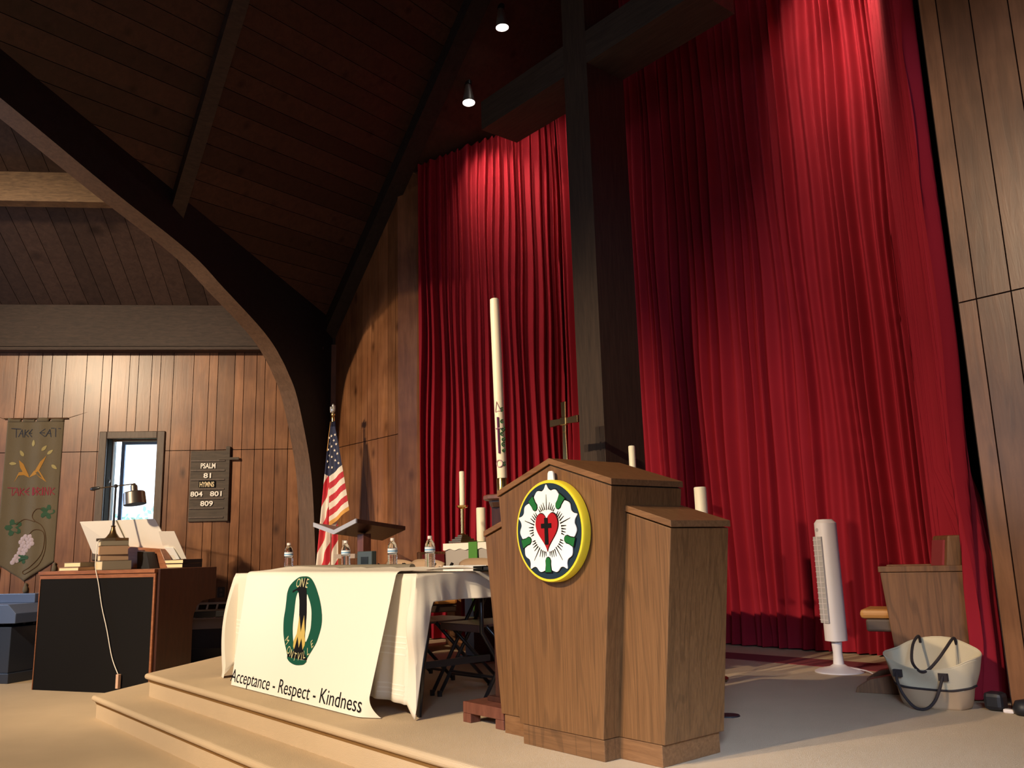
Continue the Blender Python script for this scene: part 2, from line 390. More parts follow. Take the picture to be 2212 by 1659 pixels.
def rnd_breaks(a, b_, lo=.09, hi=.24):
    out = [a]
    while out[-1] < b_-hi: out.append(out[-1]+random.choice((lo, .5*(lo+hi), hi, hi*.8)))
    out.append(b_); return out
HOLE = (1.165, 1.735, 1.30, 2.60)
BR = [-0.086, .123, .231, .385, .494, .649, .879, 1.057, 1.158, 1.36, 1.459, 1.609, 1.708, 1.856, 2.084, 2.261, 2.362, 2.556, 2.662, 2.809, 2.906, 3.042, 3.19, 3.33, 3.50, 3.74]
BR = rnd_breaks(-5.0, -.086)[:-1]+BR
mb = MB(); panelled(mb, LW, BR, 0, 3.7, hole=HOLE)
wl = structure(mb.build('wall_left', [MT['wall']]))
mb = MB()          # the dark backing the boards are nailed to
for p, q, l_, h_ in ((-5, HOLE[0], 0, 4.6), (HOLE[1], 3.9, 0, 4.6), (HOLE[0], HOLE[1], 0, HOLE[2]), (HOLE[0], HOLE[1], HOLE[3], 4.6)):
    mb.hexa([LW(p, -.14, l_), LW(q, -.14, l_), LW(q, -.001, l_), LW(p, -.001, l_)], [LW(p, -.14, h_), LW(q, -.14, h_), LW(q, -.001, h_), LW(p, -.001, h_)])
structure(mb.build('wall_left_backing', MT['groove']))
# chancel wall, left of the curtain, and the one right of it
NB = [-9.16, -9.03, -8.897, -8.734, -8.598, -8.465, -8.334, -8.248, -8.106, -7.897, -7.74, -7.665]
mb = MB(); panelled(mb, lambda s, o, z: Vector((s, 4.84-o, z)), NB, 0, 6.0)
o = mb.build('wall_chancel_left', [MT['wall']]); clip(o, (-8.97, 4.84, 4.17), (.913, 0, -1)); structure(o)
mb = MB(); mb.box(-9.3, -7.67, 4.842, 4.96, 0, 6.0)
o = mb.build('wall_chancel_left_backing', MT['groove']); clip(o, (-8.97, 4.84, 4.17), (.913, 0, -1)); structure(o)
mb = MB(); panelled(mb, lambda s, o, z: Vector((s, 4.77-o, z)), [-1.895, -1.80, -1.628, -1.44, -1.27, -1.11, -.9, -.74, -.60, -.40], 0, 6.0)
o = mb.build('wall_chancel_right', [MT['wall']]); clip(o, (-.59, 4.84, 4.17), (-.913, 0, -1)); structure(o)
mb = MB(); mb.box(-1.885, -.3, 4.772, 4.90, 0, 6.0)
o = mb.build('wall_chancel_right_backing', MT['groove']); clip(o, (-.59, 4.84, 4.17), (-.913, 0, -1)); structure(o)
# alcove behind the curtain
AP = [Vector((-7.66, 4.84, 0)), Vector((-6.74, 6.47, 0)), Vector((-2.82, 6.47, 0)), Vector((-1.90, 4.80, 0))]
def wall_seg(name, p, q, z0, z1, th, mat, out=1):
    p = Vector(p); q = Vector(q); d = (q-p).normalized(); n = Vector((-d.y, d.x, 0))*out*th
    m = MB(); Z0 = Vector((0, 0, z0)); Z1 = Vector((0, 0, z1))
    m.hexa([p+Z0, q+Z0, q+n+Z0, p+n+Z0], [p+Z1, q+Z1, q+n+Z1, p+n+Z1]); return structure(m.build(name, mat))
sh = Vector((-.13, .075, 0)); shr = Vector((.32, .18, 0))
wall_seg('wall_alcove_left', AP[0]+sh, AP[1]+sh+Vector((0, .1, 0)), 0, 6.9, .1, MT['fascia'])
wall_seg('wall_alcove_back', AP[1]+sh+Vector((0, .1, 0)), AP[2]+shr+Vector((0, .1, 0)), 0, 8.6, .1, MT['fascia'])
wall_seg('wall_alcove_right', AP[2]+shr+Vector((0, .1, 0)), AP[3]+shr, 0, 6.9, .1, MT['fascia'])
dA = (AP[1]-AP[0]).normalized(); nA = Vector((-dA.y, dA.x, 0)); e = [AP[0]+Vector((-.012, -.032, 0)), AP[0]+dA*.2]
mb = MB(); mb.hexa([e[0], e[1], e[1]+nA*.1, e[0]+nA*.1], [e[0]+Vector((0, 0, 5.40)), e[1]+Vector((0, 0, 5.40)), e[1]+nA*.1+Vector((0, 0, 5.5)), e[0]+nA*.1+Vector((0, 0, 5.5))])
structure(mb.build('trim_1', MT['wall']))
dD = (AP[2]-AP[3]).normalized(); nD = Vector((dD.y, -dD.x, 0)); e = [AP[3]+Vector((.0, -.04, 0)), AP[3]+dD*.06]
mb = MB(); mb.hexa([e[0], e[1], e[1]+nD*.1, e[0]+nD*.1], [k+Vector((0, 0, 5.3)) for k in (e[0], e[1], e[1]+nD*.1, e[0]+nD*.1)])
structure(mb.build('trim_2', MT['fascia']))
# rest of the six-sided nave, behind the camera
NV = [Vector((-13.9, -2.5, 0)), Vector((-10.2, -8.6, 0)), Vector((.9, -8.6, 0)), Vector((4.3, -2.5, 0)), Vector((-.42, 4.84, 0))]
for i, nm in enumerate(('wall_back_left', 'wall_back', 'wall_back_right', 'wall_right')):
    wall_seg(nm, NV[i], NV[i+1], 0, 8.8, .15, MT['wall'], -1)
wall_seg('wall_left_upper', LW(-5.2, -.3, 0), LW(4.2, -.3, 0), 0, 8.8, .1, MT['fascia'])
wall_seg('wall_chancel_outer', (-9.6, 4.97, 0), (-7.75, 4.97, 0), 0, 8.8, .1, MT['fascia'])
mb = MB(); mb.box(-14.5, 4.8, -9, 7.2, 8.75, 8.9); structure(mb.build('ceiling_roof_deck', MT['fascia']))
# the hole for the window through the outer skin
def cut_box(o, s0, s1, z0, z1):
    m = MB(); m.hexa([LW(s0, -.6, z0), LW(s1, -.6, z0), LW(s1, .1, z0), LW(s0, .1, z0)], [LW(s0, -.6, z1), LW(s1, -.6, z1), LW(s1, .1, z1), LW(s0, .1, z1)])
    c = m.build('cutter', MT['groove'])
    md = o.modifiers.new('b', 'BOOLEAN'); md.object = c; md.operation = 'DIFFERENCE'; md.solver = 'EXACT'
    dg = bpy.context.evaluated_depsgraph_get(); me = bpy.data.meshes.new_from_object(o.evaluated_get(dg)); o.modifiers.clear(); o.data = me
    bpy.data.objects.remove(c)
cut_box(bpy.data.objects['wall_left_upper'], .7, 2.2, 1.0, 2.9)
# ---------------- roofs
def planked(name, O, e1, e2, l0, l1, w0, w1, wd, mat, clips, th=.03, gap=.006):
    O = Vector(O); e1 = Vector(e1).normalized(); e2 = Vector(e2); e2 = (e2-e1*e2.dot(e1)).normalized(); e3 = e1.cross(e2)
    if e3.z < 0: e3 = -e3
    m = MB(); x = w0
    while x < w1:
        d = wd*random.uniform(.9, 1.1); m.tint = board_tint()
        p = [O+e1*a+e2*b_ for a, b_ in ((l0, x+gap/2), (l1, x+gap/2), (l1, x+d-gap/2), (l0, x+d-gap/2))]
        m.hexa(p, [k+e3*th for k in p]); x += d
    m.tint = .25
    p = [O+e1*a+e2*b_+e3*(th+.002) for a, b_ in ((l0, w0), (l1, w0), (l1, w1), (l0, w1))]
    m.hexa(p, [k+e3*.03 for k in p])
    o = m.build(name, [mat])
    for co, no in clips: clip(o, co, no)
    return structure(o)
PA = Vector((-9.17, 4.87, 0)); AD = Vector((.5, -.866, 0)); AN = Vector((.866, .5, 0))
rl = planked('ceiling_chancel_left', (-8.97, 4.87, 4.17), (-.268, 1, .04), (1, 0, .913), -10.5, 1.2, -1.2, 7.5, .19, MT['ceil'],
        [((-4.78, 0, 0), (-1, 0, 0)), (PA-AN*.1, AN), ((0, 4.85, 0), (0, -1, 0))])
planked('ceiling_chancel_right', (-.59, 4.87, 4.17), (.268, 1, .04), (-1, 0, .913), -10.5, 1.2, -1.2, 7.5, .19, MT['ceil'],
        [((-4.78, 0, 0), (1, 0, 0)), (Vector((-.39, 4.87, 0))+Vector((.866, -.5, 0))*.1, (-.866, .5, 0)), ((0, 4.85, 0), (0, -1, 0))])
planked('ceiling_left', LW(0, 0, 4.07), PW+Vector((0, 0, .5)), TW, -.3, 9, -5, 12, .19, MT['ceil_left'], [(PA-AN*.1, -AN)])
mb = MB()
for sg in (0, 1):
    xs = (-7.9, -4.78) if not sg else (-1.66, -4.78)
    q = [(xs[0], 4.80, zg(-7.9)), (xs[1], 4.80, zg(-4.78)), (xs[1], 6.9, zg(-4.78)), (xs[0], 6.9, zg(-7.9))]
    mb.hexa(q, [(x, y, z+.05) for x, y, z in q])
structure(mb.build('ceiling_alcove', MT['ceil']))
# sloping edge timbers of the gable
for i, (xa, sgn) in enumerate(((-9.2, 1), (-.36, -1))):
    mb = MB()
    def G(x, dz): return zg(x)+dz
    xm = -4.78
    a = [(xa, 4.66), (xm, 4.66), (xm, 4.86), (xa, 4.86)]
    mb.hexa([(x, y, zg(x)-.25) for x, y in a], [(x, y, zg(x)+.03) for x, y in a])
    structure(mb.build('trim_%d' % (3+i), MT['beam']))
# rafter between arch and ridge
mb = MB(); mb.bar((-8.0, 2.47, 4.31), (-4.75, 2.38, 7.28), .17, .13, side=(-.913, 0, 1))
structure(mb.build('trim_5', MT['fascia']))
# purlin on the side roof, wall-top beam with its lower moulding
def LWbox(m, s0, s1, o0, o1, z0, z1):
    m.hexa([LW(s0, o0, z0), LW(s1, o0, z0), LW(s1, o1, z0), LW(s0, o1, z0)], [LW(s0, o0, z1), LW(s1, o0, z1), LW(s1, o1, z1), LW(s0, o1, z1)])
mb = MB(); LWbox(mb, -4.8, 2.45, 1.72, 1.87, 4.70, 5.05); structure(mb.build('trim_6', wood('purlin', (.13, .075, .04), (.30, .18, .09), .5, (3, 3, 20), spec=.4)))
mb = MB(); LWbox(mb, -4.8, 3.55, 0, .15, 3.62, 4.25); structure(mb.build('trim_7', MT['fascia']))
mb = MB(); LWbox(mb, -4.8, 3.60, 0, .19, 3.60, 3.635); LWbox(mb, -4.8, 3.6, 0, .175, 3.645, 3.72); structure(mb.build('trim_8', MT['fascia']))
# ---------------- laminated arch (dark faces, lighter soffit)
INN = [(.33, 0), (.35, .6), (.38, 1.06), (.45, 1.81), (.55, 2.31), (.80, 2.94), (1.0, 3.21), (1.12, 3.33), (1.28, 3.46), (1.55, 3.61), (2.10, 3.85), (2.6, 4.06), (3.57, 4.30), (4.65, 4.59), (6.5, 5.05), (8.9, 5.5)]
OUT = [(8.9, 6.2), (4.72, 5.30), (2.71, 4.84), (1.3, 4.52), (.2, 4.26), (-.02, 4.2), (-.02, 0)]
def arc_smooth(p):
    out = []
    for i in range(len(p)-1):
        p0 = p[max(i-1, 0)]; p1 = p[i]; p2 = p[i+1]; p3 = p[min(i+2, len(p)-1)]
        for k in range(5):
            t = k/5; out.append(tuple(.5*((2*p1[a])+(-p0[a]+p2[a])*t+(2*p0[a]-5*p1[a]+4*p2[a]-p3[a])*t*t+(-p0[a]+3*p1[a]-3*p2[a]+p3[a])*t**3) for a in (0, 1)))
    return out+[p[-1]]
inn = arc_smooth(INN); prof = inn+OUT
def AR(s, off, z): return PA+AD*s+AN*off+Vector((0, 0, z))
from mathutils.geometry import tessellate_polygon
tr = tessellate_polygon([[Vector((a, b_, 0)) for a, b_ in prof]])
mb = MB(); n = len(prof)
mb.add([AR(a, 0, z) for a, z in prof]+[AR(a, -.2, z) for a, z in prof], [list(t) for t in tr]+[[i+n for i in reversed(t)] for t in tr])
mb.add([AR(a, 0, z) for a, z in OUT]+[AR(a, -.2, z) for a, z in OUT], [(i, i+1, len(OUT)+i+1, len(OUT)+i) for i in range(len(OUT)-1)])
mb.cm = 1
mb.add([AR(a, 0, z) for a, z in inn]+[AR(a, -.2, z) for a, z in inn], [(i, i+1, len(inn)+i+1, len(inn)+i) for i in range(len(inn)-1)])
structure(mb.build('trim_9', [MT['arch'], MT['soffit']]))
# ---------------- floors and steps
mb = MB(); mb.box(-14.5, 4.8, -9, 7.2, -.1, 0); structure(mb.build('floor', MT['carpet']))
def step(name, pts, ztop, h):
    """carpeted step: riser set back under a rounded nosing; pts = left end, left corner, right corner, right end (front edge)"""
    P = [Vector((x, y, 0)) for x, y in pts]
    def off(d):
        out = []
        for i in range(4):
            if i == 0: a = b_ = P[1]-P[0]
            elif i == 3: a = b_ = P[3]-P[2]
            else: a = P[i]-P[i-1]; b_ = P[i+1]-P[i]
            na = Vector((a.y, -a.x, 0)).normalized(); nb = Vector((b_.y, -b_.x, 0)).normalized()
            bis = (na+nb).normalized(); out.append(P[i]+bis*d/bis.dot(na))
        return out
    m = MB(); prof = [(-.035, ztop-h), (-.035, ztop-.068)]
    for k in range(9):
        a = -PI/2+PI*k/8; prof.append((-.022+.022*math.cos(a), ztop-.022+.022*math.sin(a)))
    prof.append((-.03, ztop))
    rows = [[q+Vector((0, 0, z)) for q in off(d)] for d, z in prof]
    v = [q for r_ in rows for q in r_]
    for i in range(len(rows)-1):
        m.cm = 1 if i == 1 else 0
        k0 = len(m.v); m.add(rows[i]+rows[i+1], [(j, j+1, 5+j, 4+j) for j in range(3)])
    m.cm = 0
    tp = rows[-1]; m.add([tp[0], tp[1], tp[2], tp[3]], [(0, 1, 2, 3)])
    return m
m1 = step('x', [(-9.85, 4.83), (-7.55, 1.92), (-2.2, 1.92), (.15, 4.77)], .17, .17)
structure(m1.build('floor_lower_step', [MT['carpet'], MT['carpet_shade']]))
m2 = step('x', [(-9.35, 4.83), (-7.15, 2.19), (-2.6, 2.19), (-.42, 4.77)], .34, .17)
q = [m2.v[i] for i in m2.f[-1]]; m2.f.pop(); m2.t.pop(); m2.mi.pop()
m2.add(q+[(-.42, 7.0, .34), (-9.35, 7.0, .34)], [(0, 1, 2, 3, 4, 5)])
structure(m2.build('floor_platform', [MT['carpet'], MT['carpet_shade']]))
# ---------------- window in the left wall
def lwroot(name, label, cat, s, off, z, group=None):
    p = LW(s, off, z); return thing(name, label, cat, tuple(p), ANG, group)
# local frame of a wall thing: x along the wall, y = -off (out of the room), z up
win = thing('window_1', None, None, tuple(LW(0, 0, 0)), ANG); win['kind'] = 'structure'
def frame_rect(m, x0, x1, z0, z1, w_, y0, y1):
    m.box(x0, x0+w_, y0, y1, z0, z1); m.box(x1-w_, x1, y0, y1, z0, z1)
    m.box(x0+w_, x1-w_, y0, y1, z1-w_, z1); m.box(x0+w_, x1-w_, y0, y1, z0, z0+w_)
m = MB(); frame_rect(m, 1.075, 1.80, 1.22, 2.668, .085, -.045, 0.0); m.build('window_frame', MT['frame'], win, bevel=.008)
m = MB(); frame_rect(m, 1.13, 1.745, 1.27, 2.62, .02, 0.0, .33); m.build('window_jamb', MT['winblack'], win)
m = MB(); frame_rect(m, 1.15, 1.725, 1.29, 2.60, .022, .16, .20); m.build('window_bead', MT['wintan'], win)
m = MB(); frame_rect(m, 1.215, 1.76, 1.25, 2.60, .04, .31, .35); m.build('window_sash', MT['winblue'], win)
m = MB(); m.box(1.1, 1.74, .325, .329, 1.34, 2.55); m.build('window_pane', MT['glass'], win)
m = MB(); m.tube([(1.16, .10, 2.12), (1.175, .10, 2.12), (1.18, .08, 2.10), (1.18, .05, 2.09)], .008); m.build('window_latch', MT['white'], win)
# what grows outside the window
random.seed(3)
for k, (s, off, zc, r) in enumerate([(-.9, -8.5, .5, 1.9), (6.0, -15, .6, 2.6), (.2, -17, 1.2, 3.0)]):
    m = MB(); c = LW(s, off, zc)
    for i in range(2600):
        a = random.uniform(0, 2*PI); ph = math.acos(random.uniform(-1, 1)); rr = r*random.uniform(.5, 1)
        p = c+Vector((rr*math.sin(ph)*math.cos(a), rr*math.sin(ph)*math.sin(a), rr*.95*math.cos(ph)))
        q = Vector((random.uniform(-1, 1), random.uniform(-1, 1), random.uniform(-1, 1))).normalized()*.07; t_ = q.orthogonal().normalized()*.045
        m.add([p-q, p+t_, p+q, p-t_], [(0, 1, 2, 3)])
    o = m.build('shrub', MT['foliage']); tagk(o, ['round green shrub outside the window, left one', 'round green shrub outside the window, right one', 'green shrub farthest off outside the window'][k], 'shrub', 'shrubs outside the window')
m = MB(); v = [LW(-12, -.45, -.6), LW(16, -.45, -.6), LW(16, -30, -.6), LW(-12, -30, -.6)]; m.add(v, [(0, 1, 2, 3)])
structure(m.build('ground', plain('lawn', (.10, .20, .06), .9, var=.3)))
# ================================================================== CURTAIN
random.seed(21)
CP = [Vector((-7.53, 4.98, 0)), Vector((-6.70, 6.40, 0)), Vector((-2.86, 6.40, 0)), Vector((-1.93, 4.79, 0))]
seglen = [(CP[i+1]-CP[i]).length for i in range(3)]; TOT = sum(seglen)
def cpath(s):
    for i in range(3):
        if s <= seglen[i] or i == 2:
            d = (CP[i+1]-CP[i]).normalized(); return CP[i]+d*s, Vector((d.y, -d.x, 0)), d
        s -= seglen[i]
def cpath_s(s):      # rounded at the corners
    p = Vector((0, 0, 0)); n = Vector((0, 0, 0))
    for k in (-.09, -.045, 0, .045, .09):
        a, b_, _ = cpath(s+k); p += a; n += b_
    return p/5, n.normalized()
folds = []; s = -.1
while s < TOT+.2:
    w_ = random.choice((.024, .030, .036, .042, .052, .075)) if s < TOT-.3 else .032; folds.append((s, random.uniform(.45, 1)*(.105 if len(folds) % 2 else 0)+random.uniform(0, .014))); s += w_
def fold(s):
    import bisect
    i = bisect.bisect_right(FS, s)-1; i = max(0, min(i, len(folds)-2))
    a, b_ = folds[i], folds[i+1]; t = (s-a[0])/(b_[0]-a[0]); t = t*t*(3-2*t)
    return a[1]*(1-t)+b_[1]*t
FS = [f[0] for f in folds]
NS = 1500; NZ = 34
def curt(u, v):
    s = u*TOT; p0, n = cpath_s(s)
    zt = zg(p0.x)-.03; zb = .352
    vv = v**1.0; z = zb+(zt-zb)*vv; h = (z-.34)/3.0
    drift = .014*math.sin(z*1.3+s*3.1)+.008*math.sin(z*2.9+s*9)
    amp = 1.0+.12*math.sin(s*5+z*.7)
    d = fold(s+drift)*amp
    if z < .75:
        k = .7*(1-(z-.34)/.41)**2; d += k*(.02*math.sin(s*37)+.016*math.sin(s*71+1.3)+.03)
    # the last width at the right is drawn back along its rail
    e = TOT-s
    if e < 1.2 and z < 1.6: d -= .19*math.sin(PI*min(1, max(0, (e-.02)/1.18)))**.7*(1-max(0, z-1.1)/.5)
    if e < .5:
        pull = .15*max(0, 1-max(0, z-.9)/1.3)*(1-e/.5)**2; d += pull*.3
        p0 = p0+(CP[2]-CP[3]).normalized()*pull
    p = p0+n*d; p.z = z; return p
mb = MB(); mb.grid(curt, NS, NZ)
cu = mb.build('curtain', MT['curtain'], smooth=True)
tagk(cu, 'floor-length red pleated curtain lining the alcove behind the wooden cross', 'curtain')
# ================================================================== GREAT CROSS
cr = thing('wooden_cross', 'huge dark timber cross standing before the red curtain', 'cross', (-4.888, 5.13, .34))
m = MB(); m.box(-5.03, -4.745, 4.90, 5.36, .34, 7.6); m.build('upright', MT['cross'], cr, world=True)
m = MB(); m.box(-6.245, -5.031, 4.90, 5.36, 5.34, 5.645); m.box(-4.744, -3.53, 4.90, 5.36, 5.34, 5.645); m.build('crossbeam', wood('cross_timber_h', (.035, .025, .018), (.065, .045, .032), .6, (1, 14, 14), spec=.3), cr, world=True)
# ================================================================== HANGING SPOTS
SL = ['lower left of the hanging brushed metal spotlights, nearest the curtain edge', 'upper brushed metal spotlight hanging below the gable, left of the cross', 'brushed metal spotlight right of the cross, lower one', 'brushed metal spotlight right of the cross, upper one']
for k, (p, t, e_) in enumerate(SPOTS):
    ax = (Vector(t)-Vector(p)).normalized()
    if k == 0: ax = Vector((.10, -.05, -1)).normalized()
    if k == 1: ax = Vector((.04, .02, -1)).normalized()
    r = thing('spotlight', SL[k], 'spotlight', p, 0, 'hanging chancel spotlights')
    m = MB(); m.lathe([(.001, -.27), (.022, -.25), (.040, -.17), (.058, -.07), (.068, .0), (.066, .0), (.060, -.02)], 24, (0, 0, 0), ax, cap=False); m.build('housing', MT['steel'], r, smooth=True, angle=50)
    m = MB(); m.lathe([(.0, -.012), (.064, -.012), (.064, -.008), (.0, -.008)], 24, (0, 0, 0), ax, cap=False); m.build('lens', MT['glow'], r)
    top = -ax*.24; cz = zg(p[0])-p[2]
    m = MB(); m.tube([top, (top.x, top.y, cz-.02)], .007, 8); m.lathe([(.0, cz-.03), (.04, cz-.03), (.04, cz+.02), (0, cz+.02)], 16, (top.x, top.y, 0)); m.build('stem', MT['tubeblack'], r)
# ================================================================== PULPIT
PX, PY = -2.87, 2.60
pu = thing('pulpit', 'tall oak pulpit with gabled centre and two lower sloping wings', 'pulpit', (PX, PY, .34))
def PW_(x, y, z): return (x, y, z)
zb = .085
def taper_poly(m, pts, y0, y1): m.prism(pts, y0, y1, 'y')
cen = [(-.262, zb), (.262, zb), (.376, 1.098), (0, 1.218), (-.376, 1.098)]
m = MB(); taper_poly(m, cen, 0.0, .45); m.build('front_body', MT['oak'], pu, bevel=.003)
def cap_strip(m, a, b_, y0, y1, h=.027, off=.002, gapd=.006):
    (xa, za), (xb, zb_) = a, b_
    m.hexa([(xa, y0, za+gapd), (xb, y0, zb_+gapd), (xb, y1, zb_+gapd), (xa, y1, za+gapd)], [(xa, y0, za+gapd+h), (xb, y0, zb_+gapd+h), (xb, y1, zb_+gapd+h), (xa, y1, za+gapd+h)])
m = MB(); cap_strip(m, (-.382, 1.097), (0, 1.219), -.006, .456); cap_strip(m, (0, 1.219), (.382, 1.097), -.006, .456); m.build('top_moulding', MT['oak_trim'], pu, bevel=.002)
m = MB(); cap_strip(m, (-.37, 1.095), (0, 1.213), .004, .44, .008, .0, .0); cap_strip(m, (0, 1.213), (.37, 1.095), .004, .44, .008, .0, .0); m.build('top_shadow_gap', MT['groove'], pu)
m = MB(); m.box(-.245, .262, .004, .42, 0, zb-.002); m.build('base', wood('oak_h', (.12, .054, .018), (.21, .10, .038), .45, (1, 22, 22), rings=.25), pu, bevel=.003)
for s in (-1, 1):
    xo0, xo1 = .506*s, .604*s; xi0, xi1 = .263*s, .345*s
    poly = [(xi0*.98, zb), (xo0, zb), (xo1, .915), (xi1, .995)]
    if s < 0: poly = poly[::-1]
    m = MB(); taper_poly(m, poly, .09, .465); wg = m.build('side_wing', MT['oak'], pu, bevel=.003)
    m = MB(); cap_strip(m, (xi1*1.02, .9935), (xo1*1.012, .914), .084, .471, .027); m.build('wing_moulding', MT['oak_trim'], wg, bevel=.002)
    m = MB(); m.box(min(.25*s, .488*s), max(.25*s, .488*s), .094, .455, 0, zb-.002); m.build('wing_base', MT['oak_trim'], wg, bevel=.003)
# carved rose emblem on the pulpit front
SC = Vector((-2.842, 2.556, 1.268)); R = .2225
se = thing('round_emblem', 'round carved emblem with white rose, red heart and black cross on the pulpit', 'emblem', tuple(SC))
def SD(y): return lambda x, z: (x*R, y, z*R)
FR = SD(-.0)
m = MB(); m.lathe([(0, 0), (R-.004, 0), (R, .006), (R, .040), (0, .040)], 64, (0, -.003, 0), (0, 1, 0)); m.build('disc', MT['seal_yellow'], se, smooth=True, angle=40)
def disc_part(name, mat, pts, y, th):
    m = MB(); f = lambda x, z: (x*R, y, z*R); g = lambda x, z: (x*R, y-th, z*R)
    flatpoly(m, g, pts); n = len(pts)
    m.add([g(x, z) for x, z in pts]+[f(x, z) for x, z in pts], [(i, (i+1) % n, n+(i+1) % n, n+i) for i in range(n)])
    return m.build(name, mat, se, recalc=False)
circ = lambda r, n=64: [(r*math.cos(2*PI*i/n), r*math.sin(2*PI*i/n)) for i in range(n)]
disc_part('blue_field', MT['seal_blue'], circ(.935), -.003, .002)
def rose(grow=0):
    pts = []
    for i in range(360):
        a = math.radians(i); ph = (i-90+36) % 72-36
        r = .80+.035*math.cos(math.radians(ph*5))
        r += .075*math.exp(-(ph/2.6)**2)
        r -= .035*math.exp(-((abs(ph)-9)/5)**2)
        r += .035*math.exp(-((abs(ph)-20)/6)**2)
        r -= .10*max(0, (abs(ph)-27)/9)**1.5
        r += grow; pts.append((r*math.cos(a), r*math.sin(a)))
    return pts
disc_part('rose_outline', MT['black'], rose(.02), -.005, .001)
disc_part('white_rose', MT['seal_white'], rose(), -.006, .004)
for k in range(5):
    a = math.radians(90+36+72*k); ca, sa = math.cos(a), math.sin(a)
    def sp(g):
        raw = [(.52-g, 0), (.535-g*.7, .045+g*.5), (.58, .068+g), (.66, .062+g), (.74, .075+g), (.80+g, .085+g), (.80+g, -.085-g), (.74, -.075-g), (.66, -.062-g), (.58, -.068-g), (.535-g*.7, -.045-g*.5)]
        return [(x*ca-y*sa, x*sa+y*ca) for x, y in raw]
    disc_part('sepal_outline', MT['black'], sp(.018), -.010, .001)
    disc_part('green_sepal', MT['seal_green'], sp(0), -.011, .002)
m = MB()
for k in range(5):
    a0 = 90+72*k
    def ray_(da, r0, r1, wd, bend=0):
        a = math.radians(a0+da); b_ = math.radians(a0+da+bend); p = Vector((math.cos(a)*r0, math.sin(a)*r0)); q = Vector((math.cos(b_)*r1, math.sin(b_)*r1)); d = (q-p).normalized(); n_ = Vector((-d.y, d.x))*wd
        m.add([((k_.x)*R, -.0108, k_.y*R) for k_ in (p-n_, q-n_*.4, q+n_*.4, p+n_)], [(0, 1, 2, 3)])
    ray_(0, .40, .71, .015)
    for j, (da, l) in enumerate([(7.5, .56), (14.5, .545), (21, .53), (27, .50), (-7.5, .56), (-14.5, .545), (-21, .53), (-27, .50)]):
        ray_(da, .41, l, .017, 2.5 if da > 0 else -2.5)
m.build('engraved_lines', MT['black'], se)
def heart(g):
    pts = []
    for i in range(60):
        t = 2*PI*i/60; x = 16*math.sin(t)**3; y = 13*math.cos(t)-5*math.cos(2*t)-2*math.cos(3*t)-math.cos(4*t)
        pts.append((x/16*(.325+g), (y+2)/14.5*(.37+g)-.02))
    return pts
disc_part('heart_outline', MT['black'], heart(.020), -.010, .001)
disc_part('red_heart', MT['seal_red'], heart(0), -.011, .004)
disc_part('black_cross', MT['black'], [(-.05, -.27), (.05, -.27), (.05, .05), (.15, .05), (.15, .14), (.05, .14), (.05, .25), (-.05, .25), (-.05, .14), (-.15, .14), (-.15, .05), (-.05, .05)], -.0145, .003)
m = MB(); m.prism([(-.022, R-.02), (.022, R-.02), (.018, R+.030), (.010, R+.040), (-.012, R+.040), (-.018, R+.030)], .018, .030, 'y'); m.build('mounting_tab', MT['paperw'], se, bevel=.003)
# ================================================================== PASCHAL CANDLE ON ITS STAND
ps = thing('candle_stand', 'dark reddish wooden pedestal with square foot beside the pulpit', 'stand', (-3.565, 2.885, .34))
m = MB(); m.box(-.165, .165, -.165, .165, .045, .10)
for sx in (-1, 1):
    for sy in (-1, 1): m.box(min(sx*.165, sx*.10), max(sx*.165, sx*.10), min(sy*.165, sy*.10), max(sy*.165, sy*.10), 0, .045)
m.build('foot', MT['redwood'], ps, bevel=.004)
m = MB(); m.box(-.075, .075, -.075, .075, .10, .125); m.box(-.045, .045, -.045, .045, .12, 1.08); m.build('post', MT['mahog'], ps, bevel=.003)
m = MB(); m.lathe([(.03, 1.07), (.065, 1.075), (.075, 1.10), (.075, 1.11)], 8); m.build('collar', MT['mahog'], ps)
m = MB(); m.lathe([(.092, 1.11), (.105, 1.118), (.105, 1.135), (.100, 1.14)], 8); m.build('top_plate', MT['redwood'], ps)
pc = thing('paschal_candle', 'very tall white candle with green and purple wax ornaments, above the pulpit wing', 'candle', (-3.565, 2.885, 1.48))
m = MB(); m.lathe([(.031, 0), (.031, .085), (.029, .088), (.028, .06)], 24); m.build('brass_socket', MT['brass'], pc, smooth=True, angle=40)
lean = Vector((-.022, -.006, 1)).normalized()
def cpt(a, z, r=.0275): return Vector((0, 0, .06))+lean*z+Vector((math.cos(a)*r, math.sin(a)*r, 0))
m = MB(); m.lathe([(.0268, 0), (.0268, .95), (.0255, 1.0), (.0250, 1.025), (.018, 1.03), (.006, 1.02)], 28, (0, 0, .06), lean); m.build('wax_column', MT['wax'], pc, smooth=True, angle=50)
vA = math.atan2(-2.885, 3.565)      # towards the nave
def spiral(a0, z0, r0, turns, dirn, start):
    return [cpt(a0+(r0*(1-i/26)*math.cos(start+dirn*turns*2*PI*i/26))/.0275, z0+r0*(1-i/26)*math.sin(start+dirn*turns*2*PI*i/26), .029) for i in range(24)]
m = MB()
for z_, da, r0, dr in ((.33, .45, .012, 1), (.29, .55, .016, -1), (.262, .35, .012, 1), (.235, .5, .014, -1), (.205, .55, .014, 1), (.175, .45, .012, -1), (.395, .5, .013, 1), (.10, .55, .013, 1)):
    m.tube(spiral(vA+da, z_, r0, 1.3, dr, 1.0), .0024, 6)
m.build('green_scrolls', MT['seal_green'], pc)
m = MB(); a = vA-.35
m.tube([cpt(a, .16, .030), cpt(a, .355, .030)], .0055, 6); m.build('purple_cross', plain('purple_wax', (.12, .02, .09), .5), pc)
m = MB(); m.tube([cpt(a-.6+.1*i, .295, .032) for i in range(13)], .003, 6)
